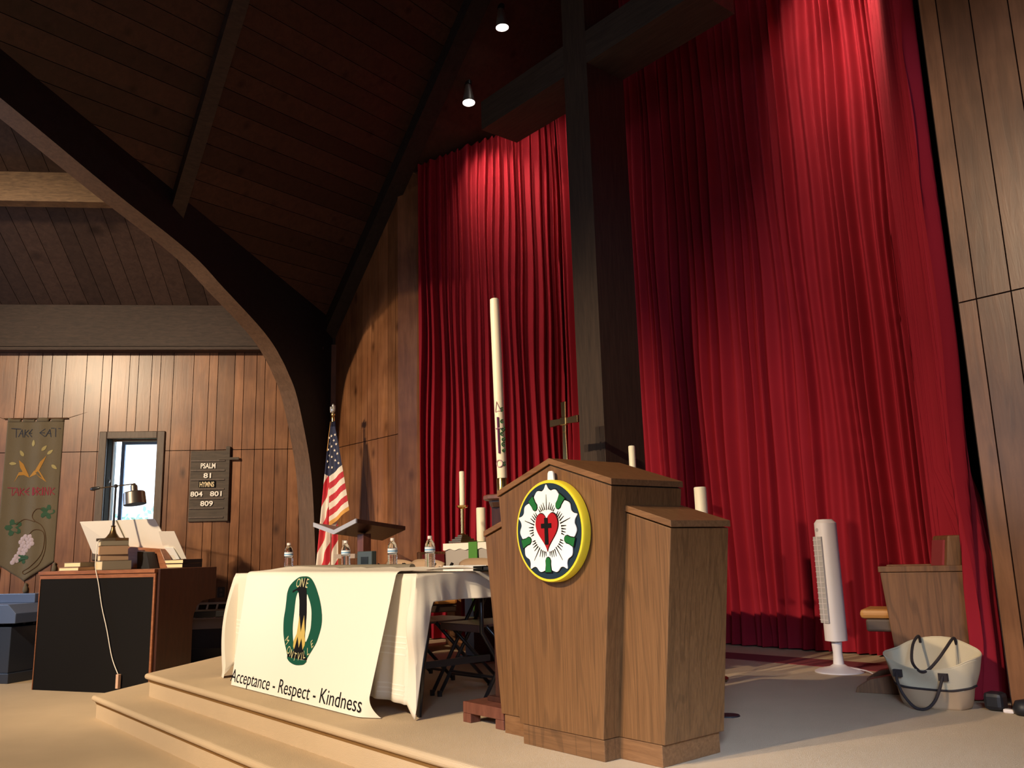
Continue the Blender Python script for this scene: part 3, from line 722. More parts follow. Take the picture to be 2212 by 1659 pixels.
m.tube([cpt(a-.45, .385, .030), cpt(a+.55, .39, .030), cpt(a-.1, .44, .030), cpt(a-.45, .385, .030)], .003, 6)
m.tube([cpt(a-.1+.6*math.cos(t*.5), .105+.019*math.sin(t*.5), .030) for t in range(14)], .003, 6)
m.build('pink_ornaments', plain('pink_wax', (.55, .35, .38), .5), pc)
m = MB(); m.tube([cpt(0, 1.02, 0), cpt(0, 1.05, 0)], .0015, 6); m.build('wick', MT['wick'], pc)
# ================================================================== ALTAR
al = thing('altar', 'low wooden altar table behind the pulpit, draped with white linen', 'altar', (-4.78, 4.45, .34))
m = MB(); m.box(-1.04, 1.04, -.33, .33, .865, .915); m.build('tabletop', MT['oak_chair'], al, bevel=.004)
m = MB(); m.box(-.98, .98, -.28, -.24, .66, .865); m.box(-.98, .98, .24, .28, .66, .865); m.build('apron', MT['oak_chair'], al)
for s in (-1, 1):
    m = MB(); m.box(min(s*.80, s*.92), max(s*.80, s*.92), -.26, .26, .05, .66); m.box(min(s*.76, s*.96), max(s*.76, s*.96), -.30, .30, 0, .05); m.build('leg', MT['mahog'], al, bevel=.004)
m = MB(); m.box(-.80, .80, -.02, .02, .26, .60); m.build('centre_panel', MT['mahog'], al)
def altar_cloth(u, v):
    # around the three visible sides: left end, front, right end
    per = [(-1.055, .345), (-1.055, -.345), (1.055, -.345), (1.055, .345)]; ln = [.69, 2.11, .69]; s = u*sum(ln)
    for i in range(3):
        if s <= ln[i] or i == 2: break
        s -= ln[i]
    a, b_ = per[i], per[i+1]; t = s/ln[i]; x = a[0]+(b_[0]-a[0])*t; y = a[1]+(b_[1]-a[1])*t
    nx, ny = (b_[1]-a[1]), -(b_[0]-a[0]); l_ = math.hypot(nx, ny); nx, ny = nx/l_, ny/l_
    return x, y, nx, ny, i, t
def acl(u, v):
    x, y, nx, ny, i, t = altar_cloth(u, v); L_ = (.40 if i != 1 else .20+.14*abs(2*t-1)**3)*1.0
    o = (.006+.012*math.sin(u*55)*v+.02*v*(i != 1)); return (x-nx*-o*1, y-ny*-o, .915-L_*v)
m = MB(); m.grid(acl, 110, 8); m.build('hanging_cloth', MT['cloth_shaded'], al, smooth=True, solid=.002)
m = MB(); m.box(-1.062, 1.062, -.352, .352, .916, .922)
def hem(u, v):
    x, y, nx, ny, i, t = altar_cloth(u, v); k = 1+.014; return (x*k*1.004, y*1.045, .922-v*(.050+.006*math.sin(u*160)))
m.grid(hem, 160, 3); m.build('fair_linen', MT['cloth'], al)
m = MB(); m.box(-.71, -.60, -.368, -.362, .62, .923); m.prism([(-.71, .62), (-.655, .40), (-.60, .62)], -.368, -.362, 'y'); m.box(-.71, -.60, -.368, .0, .923, .927); m.build('green_stole', MT['stole'], al)
def candlestick(x, label):
    r = thing('candlestick', label, 'candlestick', (x, 4.28, 1.268), 0, 'brass altar candlesticks')
    m = MB()
    for i, hw in enumerate((.085, .066, .048, .032)): m.box(-hw, hw, -hw, hw, i*.016, (i+1)*.016)
    m.build('stepped_foot', MT['brass_dark'], r, bevel=.002)
    m = MB(); m.tube([(0, 0, .06), (0, 0, .285)], .016, 16); m.lathe([(.018, .06), (.022, .068), (.018, .076)], 16); m.build('stem', MT['brass'], r, smooth=True, angle=50)
    m = MB(); m.lathe([(.012, .275), (.045, .290), (.050, .305), (.046, .306), (.024, .296), (.022, .32), (.018, .32)], 8); m.build('drip_cup', MT['brass'], r)
    m = MB(); m.lathe([(.0225, .30), (.0225, .585), (.019, .59), (.004, .588)], 20); c = m.build('candle', MT['wax'], r, smooth=True, angle=50)
    m = MB(); m.tube([(0, 0, .585), (.002, 0, .60)], .0015, 5); m.build('wick', MT['wick'], c)
candlestick(-5.83, 'brass candlestick with tall candle on the left of the altar')
candlestick(-3.90, 'brass candlestick with tall candle on the right of the altar, seen above the pulpit')
ac = thing('altar_cross', 'slim polished brass cross on a foot at the middle of the altar', 'cross', (-4.72, 4.44, 1.268))
m = MB(); m.lathe([(.09, 0), (.09, .02), (.06, .03), (.03, .06), (.015, .10), (.026, .13), (.012, .16)], 6); m.build('foot', MT['brass_dark'], ac)
def flare(m, p, q, w0, w1, th):
    p = Vector(p); q = Vector(q); d = (q-p).normalized(); c = d.cross(Vector((0, 1, 0))); mid = (p+q)/2
    sec = [(p, w1), (mid, w0), (q, w1)]
    for (a, wa), (b_, wb) in zip(sec[:-1], sec[1:]):
        Y = Vector((0, th/2, 0)); m.hexa([a-c*wa/2-Y, a+c*wa/2-Y, a+c*wa/2+Y, a-c*wa/2+Y], [b_-c*wb/2-Y, b_+c*wb/2-Y, b_+c*wb/2+Y, b_-c*wb/2+Y])
m = MB(); flare(m, (0, 0, .56), (0, 0, 1.03), .036, .05, .014); m.hexa([(-.018, -.007, .15), (.018, -.007, .15), (.018, .007, .15), (-.018, .007, .15)], [(-.018, -.007, .565), (.018, -.007, .565), (.018, .007, .565), (-.018, .007, .565)]); m.build('shaft', MT['brass'], ac, bevel=.002)
m = MB(); flare(m, (-.155, 0, .88), (.155, 0, .88), .04, .055, .02); m.build('arms', MT['brass_dark'], ac, bevel=.002)
m = MB(); m.box(-.032, .032, -.016, .016, .85, .91); m.build('centre_boss', MT['brass'], ac, bevel=.004)
def floorcandle(x, label):
    r = thing('floor_candle_stand', label, 'candle stand', (x, 4.62, .34), 0, 'brass floor stands with thick white candles')
    m = MB(); m.lathe([(.105, 0), (.105, .012), (.09, .022), (.015, .03)], 6); m.build('foot', MT['brass_dark'], r)
    m = MB(); m.tube([(0, 0, .02), (0, 0, .92)], .012, 12); m.build('rod', MT['brass'], r, smooth=True)
    m = MB(); m.lathe([(.01, .90), (.06, .915), (.06, .93), (0, .93)], 20); m.build('plate', MT['brass'], r)
    m = MB(); m.lathe([(.041, .93), (.041, 1.225), (.036, 1.23), (0, 1.222)], 28); m.build('candle', MT['wax'], r, smooth=True, angle=50)
floorcandle(-6.02, 'thick white candle on a brass floor stand at the left end of the altar')
floorcandle(-3.62, 'thick white candle on a brass floor stand behind the right pulpit wing')
# ================================================================== FOLDING TABLE, CLOTH, BANNER
TX0, TX1, TY0, TY1, TZ = -6.40, -3.96, 2.60, 3.36, 1.08
ft = thing('folding_table', 'long folding table hidden under a white cloth on the platform', 'table', ((TX0+TX1)/2, 2.98, .34))
m = MB(); m.box(TX0, TX1, TY0, TY1, TZ-.045, TZ-.008); m.build('tabletop', MT['chair_beige'], ft, world=True, bevel=.004)
for x in (TX0+.05, TX1-.03):
    for y0, y1, yf in ((2.68, 2.68, 2.625), (3.05, 3.05, 3.24)):
        m = MB(); m.tube([(x, y0, 1.035), (x, y1, .74), (x, (y1+yf)/2, .60), (x, yf, .345)], .014, 10); m.build('leg', MT['tubeblack'], ft, world=True, smooth=True)
    m = MB(); m.bar((x, 2.65, .60), (x, 3.10, .60), .035, .02); m.build('crossbar', MT['tubeblack'], ft, world=True)
    m = MB(); m.bar((x, 2.68, .95), (x, 3.05, .95), .02, .02); m.build('crossbar', MT['tubeblack'], ft, world=True)
# cloth: ring of drops around the table
ring = []      # (x, y, nx, ny, drop, key)
def addline(a, b_, n, nx, ny, d0, d1, key):
    for i in range(n):
        t = i/n; ring.append((a[0]+(b_[0]-a[0])*t, a[1]+(b_[1]-a[1])*t, nx, ny, d0+(d1-d0)*t, key))
E_ = .012; X0, X1, Y0, Y1 = TX0-E_, TX1+E_, TY0-E_, TY1+E_
addline((X0, Y1), (X0, Y0+.1), 26, -1, 0, .30, .30, 'L')
for i in range(16):
    t = i/16; a = PI+PI/2*t; x = X0 if t < .5 else X0+.08*(t-.5)*2; y = Y0+.1*(1-2*t) if t < .5 else Y0
    ring.append((x, y, math.cos(a), math.sin(a), .30+.42*math.sin(PI*min(1, t*1.0))**.8+.36*t**3*(1-0), 'CL'))
addline((X0+.08, Y0), (X1-.045, Y0), 150, 0, -1, .64, .665, 'F')
for i in range(20):
    t = i/20; a = -PI/2+PI/2*t; x = X1-.045*(1-2*t) if t < .5 else X1; y = Y0 if t < .5 else Y0+.12*(t-.5)*2
    pk = math.exp(-((t-.42)/.20)**2); d = (.665*(1-t)+.14*t)*(1-pk)+.735*pk
    ring.append((x, y, math.cos(a), math.sin(a), (.665+.07*min(1, t/.42) if t < .42 else .145+.59*(.5+.5*math.cos(PI*min(1, (t-.42)/.45)))), 'CR'))
addline((X1, Y0+.12), (X1, Y1), 70, 1, 0, .145, .145, 'R')
ring.append((X1, Y1, 1, 0, .145, 'R'))
NR = len(ring)
t_cr = {}
_c = [i for i in range(NR) if ring[i][5] == 'CR']
for j_, i_ in enumerate(_c): t_cr[i_] = j_/len(_c)
def clothf(u, v):
    k = min(NR-1, int(round(u*(NR-1)))); x, y, nx, ny, d, key = ring[k]
    z = TZ-.002-d*v; o = .006+.03*v
    if v < .04: o = .0
    if key == 'F': o += v*(.010*math.sin(x*23)+.008*math.sin(x*41+1))*1.0
    if key == 'R': o = .008+v*(.012+.022*math.sin(y*21+.6)+.010*math.sin(y*47))
    if key == 'L': o += v*.06
    if key == 'CL': o += .045*math.sin(PI*min(1, v*1.1))+.05*v
    if key == 'CR':
        zz = d*v; o += .085*math.exp(-((zz-.26)/.16)**2)*min(1, d/.4)*min(1, t_cr[k]*3)
    return (x+nx*o, y+ny*o, z)
m = MB(); m.grid(clothf, NR-1, 24)
m.box(X0+.0, X1, Y0, Y1, TZ-.007, TZ)
tcl = m.build('tablecloth', MT['cloth'], None, smooth=True, angle=60)
tcl.modifiers.new('solid', 'SOLIDIFY').thickness = .0015
# woven stripes of the cloth
tagk(tcl, 'white tablecloth with woven stripes hanging over the folding table', 'tablecloth')
m = MB()
for z0 in (.745, .715, .690, .655, .50, .475, .452):
    for ra in ([r_ for r_ in ring if r_[5] == 'F' and r_[0] > -4.28], [r_ for r_ in ring if r_[5] == 'F' and r_[0] < -5.9]):
        k0 = len(m.v); L_ = []
        for r_ in ra:
            for zz in (z0, z0+.008):
                v = (TZ-.002-zz)/r_[4]; o = .006+.03*v+v*(.010*math.sin(r_[0]*23)+.008*math.sin(r_[0]*41+1))+.0016; L_.append((r_[0]+r_[2]*o, r_[1]+r_[3]*o, zz))
        m.add(L_, [(2*i, 2*i+2, 2*i+3, 2*i+1) for i in range(len(ra)-1)])
st = m.build('woven_stripe', plain('cloth_stripe', (.90, .86, .76), .6), None); st.parent = tcl
# banner
BN = thing('hanging_banner', 'white vinyl banner printed ONE MONTVILLE and Acceptance - Respect - Kindness', 'banner', (-5.07, 2.56, 1.09))
def bplane_y(z): return 2.415+(z-.34)*(2.56-2.415)/.75
def bx(a, z):
    t = max(0, min(1, (1.09-z)/.75)); l = -6.085+t*.125; r_ = -4.075-t*.085; return l+(r_-l)*a
def banner(u, v):
    # v: 0 back on the table, .30 front edge, 1 bottom
    if v < .28:
        t = v/.28; y = 2.93-(2.93-2.575)*t; z = 1.0955+.014*math.sin(u*19+t*3)**2*(1-t)+.022*math.exp(-((u-.14)/.10)**2)*math.sin(PI*t); x = bx(u, 1.09)+(.28*(1-t)*(u*.9-.0)); return (x-.0, y, z)
    if v < .34:
        t = (v-.28)/.06; a = t*PI/2*.9; return (bx(u, 1.09), 2.575-.018*math.sin(a)-.012*t, 1.0955-.014*(1-math.cos(a)))
    t = (v-.34)/.66; z = 1.078-t*(1.078-.344)
    y = bplane_y(z)-.018
    cor = max(0, (u-.95)/.05)*max(0, (t-.84)/.16)
    y += cor**2*.07
    z = max(z, .3455)
    return (bx(u, z)+cor**2*.05, y, z)
m = MB(); m.grid(banner, 60, 110); m.build('printed_sheet', MT['banner'], BN, world=True, smooth=True, recalc=True)
def BF(off): return lambda x, z: (x, bplane_y(z)-.018-off, z)
random.seed(5)
EMB = {"GREEN": [[-5.17, 1.065], [-5.23, 1.061], [-5.276, 1.047], [-5.32, 1.026], [-5.355, 0.999], [-5.369, 0.957], [-5.359, 0.907], [-5.35, 0.853], [-5.346, 0.804], [-5.333, 0.76], [-5.307, 0.708], [-5.271, 0.662], [-5.229, 0.621], [-5.194, 0.589], [-5.145, 0.583], [-5.089, 0.582], [-5.01, 0.581], [-4.93, 0.587], [-4.906, 0.609], [-4.874, 0.644], [-4.843, 0.683], [-4.828, 0.725], [-4.819, 0.77], [-4.826, 0.816], [-4.854, 0.869], [-4.893, 0.919], [-4.94, 0.965], [-4.985, 1.003], [-5.033, 1.035], [-5.076, 1.055], [-5.119, 1.064]], "HOLEL": [[-5.207, 0.965], [-5.224, 0.942], [-5.222, 0.902], [-5.213, 0.858], [-5.205, 0.814], [-5.196, 0.77], [-5.18, 0.728], [-5.154, 0.682], [-5.139, 0.67], [-5.124, 0.705], [-5.119, 0.739], [-5.124, 0.774], [-5.126, 0.808], [-5.145, 0.851], [-5.17, 0.912]], "HOLER": [[-5.082, 0.954], [-5.055, 0.937], [-5.012, 0.899], [-4.98, 0.856], [-4.961, 0.806], [-4.951, 0.76], [-4.956, 0.726], [-4.967, 0.696], [-4.984, 0.679], [-5.003, 0.711], [-5.011, 0.753], [-5.024, 0.795], [-5.033, 0.833], [-5.056, 0.889]], "ONE": [[-5.136, 1.057], [-5.19, 1.039], [-5.196, 1.007], [-5.24, 0.989], [-5.294, 0.974], [-5.29, 0.961], [-5.235, 0.978], [-5.205, 0.968], [-5.174, 0.921], [-5.149, 0.869], [-5.134, 0.825], [-5.119, 0.761], [-5.118, 0.714], [-5.121, 0.654], [-5.121, 0.62], [-5.195, 0.591], [-5.192, 0.577], [-5.086, 0.576], [-4.989, 0.578], [-4.926, 0.577], [-4.921, 0.587], [-4.966, 0.613], [-4.993, 0.632], [-4.985, 0.67], [-5.017, 0.744], [-5.024, 0.795], [-5.049, 0.872], [-5.071, 0.923], [-5.102, 0.988], [-5.113, 1.002], [-5.102, 1.046]], "M": [[-5.129, 0.83], [-5.069, 0.731], [-5.066, 0.832], [-5.031, 0.765], [-5.014, 0.736], [-5.008, 0.711], [-4.986, 0.683], [-4.985, 0.658], [-5.001, 0.632], [-5.044, 0.698], [-5.056, 0.641], [-5.099, 0.704], [-5.111, 0.641], [-5.118, 0.628], [-5.135, 0.644], [-5.144, 0.678], [-5.12, 0.718], [-5.122, 0.756], [-5.126, 0.795]], "BASE": [[-5.189, 0.578], [-5.147, 0.554], [-5.071, 0.542], [-5.004, 0.545], [-4.95, 0.554], [-4.923, 0.576], [-4.988, 0.576], [-5.087, 0.578]], "LET": {"O1": [-5.225, 1.025], "N1": [-5.17, 1.028], "E1": [-5.097, 1.024], "M": [-5.247, 0.67], "O": [-5.183, 0.622], "N": [-5.134, 0.604], "T": [-5.083, 0.59], "V": [-5.033, 0.594], "I": [-4.995, 0.599], "L": [-4.965, 0.611], "L2": [-4.926, 0.632], "E": [-4.887, 0.674]}, "TXT": [[-5.986, 0.363], [-5.347, 0.367], [-5.241, 0.36], [-4.801, 0.363], [-4.681, 0.359], [-4.206, 0.364], [-5.954, 0.447], [-5.216, 0.444], [-4.642, 0.443], [-5.98, 0.322], [-4.172, 0.358]]}
for nm, mt, key, of, sm in (('green_ring', 'green', 'GREEN', .0012, 3), ('numeral_one', 'black', 'ONE', .0020, 0), ('yellow_letter', 'yellow', 'M', .0028, 0), ('green_foot', 'green', 'BASE', .0030, 3)):
    m = MB(); p = EMB[key]; p = smooth_closed(p, sm) if sm else p; flatpoly(m, BF(of), p); m.build(nm, MT[mt], BN, world=True, recalc=False)
for key in ('HOLEL', 'HOLER'):
    m = MB(); flatpoly(m, BF(.0016), smooth_closed(EMB[key], 3)); m.build('white_inner_field', MT['banner'], BN, world=True, recalc=False)
m = MB()  # the word ONE
for ch, rot, sz in (('O1', .12, .062), ('N1', -.02, .062), ('E1', -.1, .062)):
    add_text(m, BF(.0036), ch[0], .080, 0, 'CENTER', .95, rot, (EMB['LET'][ch][0]-(.012 if ch == 'E1' else 0), EMB['LET'][ch][1]-.028))
m.build('word_one', MT['cream'], BN, world=True, recalc=False); m = MB()
rots = {'M': -.85, 'O': -.55, 'N': -.3, 'T': -.12, 'V': 0, 'I': .08, 'L': .2, 'L2': .4, 'E': .65}
for ch, ro in rots.items():
    c = list(EMB['LET'][ch]); k = .025
    if ch == 'M': c[0] += .018; c[1] += .006
    if ch == 'E': c[0] -= .006
    add_text(m, BF(.0036), ch[0], .066, 0, 'CENTER', .9, ro, (c[0]+math.sin(ro)*k, c[1]-math.cos(ro)*k))
m.build('arched_lettering', MT['cream'], BN, world=True, recalc=False)
m = MB(); v, f = text_mesh('Acceptance - Respect - Kindness', 1.0, .0, 'LEFT')
xs = [p[0] for p in v]; kx = (1.775)/(max(xs)-min(xs)); x0 = min(xs); capk = .079/.69
for lo, hi in ((-9, -5.29), (-5.29, -4.71), (-4.71, 9)):
    m = MB(); P_ = [(-5.985+(x-x0)*kx, .3685+y*capk) for x, y in v]
    ff = [g for g in f if lo <= sum(P_[i][0] for i in g)/len(g) < hi]; use = sorted({i for g in ff for i in g}); ix = {a: b_ for b_, a in enumerate(use)}
    m.add([BF(.0015)(*P_[i]) for i in use], [[ix[i] for i in g] for g in ff]); m.build('motto_word', MT['black'], BN, world=True, recalc=False)
tb = MB(); tb.lathe([(.0, 0), (.022, 0), (.022, 1.75), (0, 1.75)], 20, (-6.32, 2.965, 1.104), (1, 0, 0)); o = tb.build('cardboard_tube', MT['spine2'], smooth=True, angle=40); tagk(o, 'rolled grey brown tube lying on the table behind the banner', 'tube')
# ================================================================== THINGS ON THE TABLE
def bottle(loc, label, first=[]):
    if first:
        return ccopy(first[0], loc, random.uniform(0, 6), label)
    r = thing('water_bottle', label, 'bottle', loc, 0, 'water bottles on the table')
    pr = [(0, .004), (.020, .002), (.030, .006), (.0325, .014)]
    z = .018
    while z < .098: pr += [(.0325, z), (.0305, z+.004), (.0325, z+.008)]; z += .010
    pr += [(.0285, .108), (.0325, .114), (.0325, .146), (.031, .152), (.0285, .166), (.021, .182), (.013, .192), (.0125, .202), (0, .202)]
    m = MB(); m.lathe(pr, 28, cap=False); m.build('body', MT['bottle'], r, smooth=True, angle=60)
    m = MB(); m.lathe([(.0331, .116), (.0331, .144)], 28, cap=False); lb = m.build('label_band', MT['label'], r, smooth=True)
    m = MB(); m.lathe([(.0334, .124), (.0334, .131)], 28, cap=False); m.build('blue_print', MT['labelblue'], lb, smooth=True)
    m = MB(); m.lathe([(0, .196), (.0148, .196), (.0148, .212), (.0138, .214), (0, .214)], 24, cap=False); m.build('cap', MT['white'], r, smooth=True, angle=40)
    first.append(r); return r
tzz = 1.081
for (x, y, lb) in ((-4.575, 3.10, 'water bottle nearest the pulpit, beside the white paper'), (-5.02, 3.10, 'water bottle just left of the end of the cardboard tube'), (-5.66, 3.10, 'water bottle on the table in front of the flag'), (-6.22, 2.90+.02, 'leftmost water bottle on the table, against the panelled wall')):
    bottle((x, y, tzz), lb)
m = MB(); m.hexa([(-4.27, 2.985, tzz), (-4.065, 2.985, tzz), (-4.00, 3.10, tzz), (-4.20, 3.12, tzz)], [(-4.27, 2.985, tzz+.030), (-4.065, 2.985, tzz+.030), (-4.00, 3.10, tzz+.030), (-4.20, 3.12, tzz+.030)])
tagk(m.build('paper_stack', MT['paperw']), 'low white stack of paper near the right end of the table', 'paper')
nb = thing('notebook', 'flat black notebook on the table beside the white paper', 'book', (-3.92, 3.10, tzz), .1)
m = MB(); m.box(-.075, .0, -.10, .10, 0, .026); m.box(-.075, .09, -.10, .10, .0, .006); m.build('cover', MT['black'], nb, bevel=.002)
m = MB(); m.box(0, .085, -.09, .09, .006, .022); m.build('pages', MT['darkbox'], nb)
# ================================================================== FOLDING CHAIRS
def folding_chair(loc, rz, label):
    # faces -y, origin on the floor under the seat
    r = thing('folding_chair', label, 'chair', loc, rz, 'folding chairs behind the table')
    for s in (-1, 1):
        x = .215*s
        m = MB(); m.tube([(x, .30, .775), (x, .245, .70), (x, -.21, .012)], .0115, 10); m.build('front_leg', MT['tubeblack'], r, smooth=True)
        m = MB(); m.tube([(x*.88, -.16, .425), (x*.88, .27, .012)], .0115, 10); m.build('rear_leg', MT['tubeblack'], r, smooth=True)
        for yy, xx in ((-.21, x), (.27, x*.88)):
            m = MB(); m.lathe([(.015, 0), (.016, .03), (.013, .034)], 10, (xx, yy, 0)); m.build('foot_cap', MT['tubeblack'], r)
    m = MB(); m.tube([(-.19, .235, .05), (.19, .235, .05)], .008, 8); m.build('rear_stretcher', MT['tubeblack'], r)
    m = MB(); m.tube([(-.215, -.13, .14), (.215, -.13, .14)], .008, 8); m.build('front_stretcher', MT['tubeblack'], r)
    m = MB(); m.box(-.195, .195, -.21, .19, .418, .432); m.box(-.195, .195, -.215, -.205, .39, .432); m.build('seat', MT['seat_brown'], r, bevel=.006)
    def bk(u, v):
        x = -.225+.45*u; e = abs(2*u-1); z = .60+(.775-.60+.03*(1-e**3))*v-(.0 if v else 0); y = .19+.05*(1-e*e)*-1+.11*(z-.5)/.28+.03; return (x, y+.05, z)
    m = MB(); m.grid(bk, 16, 6); m.build('backrest', MT['chair_beige'], r, smooth=True, solid=.012)
    return r
fc = folding_chair((-4.255, 3.30, .34), 0, 'folding chair at the right end of the table, next to the pulpit')
for x, y, rz, lb in ((-4.76, 3.28, .05, 'folding chair second from the pulpit, its back right of the last bottle'), (-5.55, 3.36, 0, 'folding chair behind the end of the cardboard tube'), (-6.05, 3.42, -.05, 'folding chair in front of the bookstand, only its curved top showing')):
    ccopy(fc, (x, y, .34), rz, lb)
# ================================================================== BOOKSTAND, CONTROL BOX, WHITE BAR
lt = thing('bookstand', 'dark wooden reading stand with a wide shallow V-shaped top', 'lectern', (-7.13, 4.02, .34))
m = MB(); th = .035
for s in (-1, 1):
    xa, xb = -7.145, -7.145+s*.405
    m.hexa([(xa, 3.80, 1.385), (xb, 3.80, 1.470), (xb, 4.30, 1.405), (xa, 4.30, 1.32)], [(xa, 3.80, 1.385+th), (xb, 3.80, 1.470+th), (xb, 4.30, 1.405+th), (xa, 4.30, 1.32+th)])
m.build('reading_top', MT['mahog'], lt, world=True, bevel=.002)
m = MB()
for s in (-1, 1):
    xa, xb = -7.145, -7.145+s*.405
    m.hexa([(xa, 3.786, 1.383), (xb, 3.786, 1.468), (xb, 3.799, 1.468), (xa, 3.799, 1.383)], [(xa, 3.786, 1.422), (xb, 3.786, 1.507), (xb, 3.799, 1.507), (xa, 3.799, 1.422)])
m.build('lit_edge', plain('lit_edge', (.40, .42, .50), .5), lt, world=True)  # daylight on the front edge, put in as pale bluish strips
m = MB(); m.box(-7.02, -6.91, 3.96, 4.04, .42, 1.38); m.build('column', MT['redwood'], lt, world=True, bevel=.004)
m = MB(); m.box(-7.25, -6.60, 3.86, 4.26, .34, .42); m.build('foot', MT['mahog'], lt, world=True, bevel=.006)
gb = thing('control_box', 'small grey metal box with a dark display in front of the bookstand column', 'box', (-6.62, 3.86, .90))
m = MB(); m.box(-6.735, -6.49, 3.80, 3.85, .90, 1.222); m.build('housing', MT['boxgrey'], gb, world=True, bevel=.006)
m = MB(); m.box(-6.665, -6.545, 3.796, 3.801, 1.115, 1.175); m.build('display', MT['screen'], gb, world=True)
m = MB(); m.box(-6.625, -6.595, 3.796, 3.801, 1.085, 1.096); m.build('slot', MT['screen'], gb, world=True)
m = MB(); m.box(-6.74, -6.48, 3.795, 3.86, .84, .90); m.box(-6.66, -6.54, 3.81, 3.85, .36, .84); m.box(-6.76, -6.42, 3.74, 3.98, .34, .36); m.build('support', MT['darkbox'], gb, world=True)
wb = thing('small_white_cross', 'small pale cross with a long bar, behind the second bottle from the left', 'cross', (-7.2, 3.92, .34))
m = MB(); m.box(-7.19, -7.155, 3.90, 3.93, .36, 1.33); m.build('post', MT['heater'], wb, world=True)
m = MB(); m.box(-7.33, -6.945, 3.895, 3.925, 1.165, 1.205); m.build('bar', MT['heater'], wb, world=True)
m = MB(); m.box(-7.28, -7.06, 3.82, 4.0, .34, .36); m.build('foot', MT['darkbox'], wb, world=True)
# ================================================================== FLAG
fl = thing('flag', 'American flag with gold fringe hanging from a brass-tipped pole by the arch', 'flag', (-8.31, 4.38, .34))
FP = Vector((-8.36, 4.36, 0))
m = MB(); m.lathe([(.17, 0), (.17, .02), (.12, .05), (.03, .07)], 28); m.build('base', MT['brass_dark'], fl, smooth=True, angle=40)
m = MB(); m.tube([(0, 0, .05), (0, 0, 2.30)], .013, 12); m.build('pole', MT['redwood'], fl)
m = MB(); m.lathe([(.016, 2.24), (.018, 2.32), (.012, 2.34), (.022, 2.35), (.022, 2.365), (.01, 2.375)], 14); m.build('ferrule', MT['brass'], fl, smooth=True, angle=40)
m = MB()   # eagle: body, head and raised wings
m.lathe([(.006, 2.37), (.022, 2.395), (.026, 2.42), (.015, 2.45), (.014, 2.465), (.006, 2.478)], 12)
for s in (-1, 1):
    m.add([(0.005*s, -.006, 2.44), (.045*s, -.012, 2.455), (.052*s, -.010, 2.415), (.040*s, -.010, 2.385), (.02*s, 0, 2.40), (0.005*s, .008, 2.44), (.045*s, .004, 2.455), (.052*s, .004, 2.415), (.040*s, .004, 2.385), (.02*s, .010, 2.40)],
          [(0, 1, 2, 3, 4), (9, 8, 7, 6, 5), (0, 5, 6, 1), (1, 6, 7, 2), (2, 7, 8, 3), (3, 8, 9, 4), (4, 9, 5, 0)])
m.build('eagle_finial', MT['steel'], fl)
# hanging cloth: (a,b) cell -> colour from the flag's own layout, the cloth gathered in folds
def rightdir(): return Vector((.64, .768, 0))      # the side on which the cloth spreads, seen from the nave
SDV = Vector((.86, .50, 0)).normalized(); TDV = Vector((.50, -.86, 0))
def lobe(w0, w1, z0, z1, x_off0, x_off1, nf, ph, amp):
    def fn(u, v):
        z = z0+(z1-z0)*v; wd = w0+(w1-w0)*v**.8; c = x_off0+(x_off1-x_off0)*v
        x = c+wd*(u-.5); d = amp*(.35+.65*v)*math.sin(u*nf*2*PI+ph+v*.8); return x, d, z
    return fn
def flag_mesh(name, fn, nu, nv, colour, zshift=None, dy=0):
    m = MB()
    V = []
    for i in range(nu+1):
        for j in range(nv+1):
            x, d, z = fn(i/nu, j/nv); p = SDV*x+TDV*(d+.02+dy); V.append((p.x, p.y, z-.34))
    for i in range(nu):
        for j in range(nv):
            m.cm = colour(fn, (i+.5)/nu, (j+.5)/nv)
            q = (i*(nv+1)+j, (i+1)*(nv+1)+j, (i+1)*(nv+1)+j+1, i*(nv+1)+j+1)
            m.f.append(list(q)); m.mi.append(m.cm); m.t.append(None)
    m.v = V
    return m.build(name, [MT['flagw'], MT['flagr'], MT['flagb'], MT['gold']], fl, smooth=True)
A_ = lobe(.055, .27, 2.62, .86, .010, -.045, 2.6, .4, .022)
def colA(fn, u, v):
    x, d, z = fn(u, v)
    if z > 2.06-.10*u*(1 if u < .5 else .5): return 2 if u > .10 or z < 2.3 else 3
    q = x*math.cos(.42)*-1+(z-1.0)*math.sin(.42)
    q = (z*.40-x*.92)/.078
    return 1 if int(math.floor(q)) % 2 == 0 else 0
flag_mesh('hanging_fly', A_, 120, 420, colA)
Bf = lobe(.05, .23, 2.56, 1.50, .035, .125, 1.3, 1.2, .014)
def fnB(u, v):
    x, d, z = Bf(u, v); return x, d, z+(u)*.16*v
def colB(fn, u, v):
    x, d, z = fn(u, v)
    if v > .955: return 3
    zz = z-.75*(x-.05)
    if zz > 2.06: return 2
    return 1 if int(math.floor((2.06-zz)/.072)) % 2 == 1 else 0
flag_mesh('front_fold', fnB, 80, 300, colB, dy=.035)
m = MB(); random.seed(11)
def star(c, r, rot):
    pts = []
    for k in range(10):
        a = rot+PI/2+k*PI/5; rr = r if k % 2 == 0 else r*.4; pts.append(c+SDV*math.cos(a)*rr+Vector((0, 0, math.sin(a)*rr)))
    m.add([c]+pts, [(0, 1+k, 1+(k+1) % 10) for k in range(10)])
for fn_, dy, us, vs_ in ((fnB, .035, (.2, .5, .8), [.10+.055*i for i in range(8)]), (A_, 0, (.14, .30), [.10+.036*i for i in range(7)])):
    for i, v in enumerate(vs_):
        for j, u in enumerate(us):
            if (i+j) % 2: continue
            x, d, z = fn_(u, v)
            if z < (2.10+.75*(x-.05) if dy else 2.12): continue
            p = SDV*x+TDV*(d+.024+dy); star(Vector((p.x, p.y, z-.34)), .017, random.uniform(-.3, .3))
m.build('white_stars', MT['flagw'], fl, recalc=False)
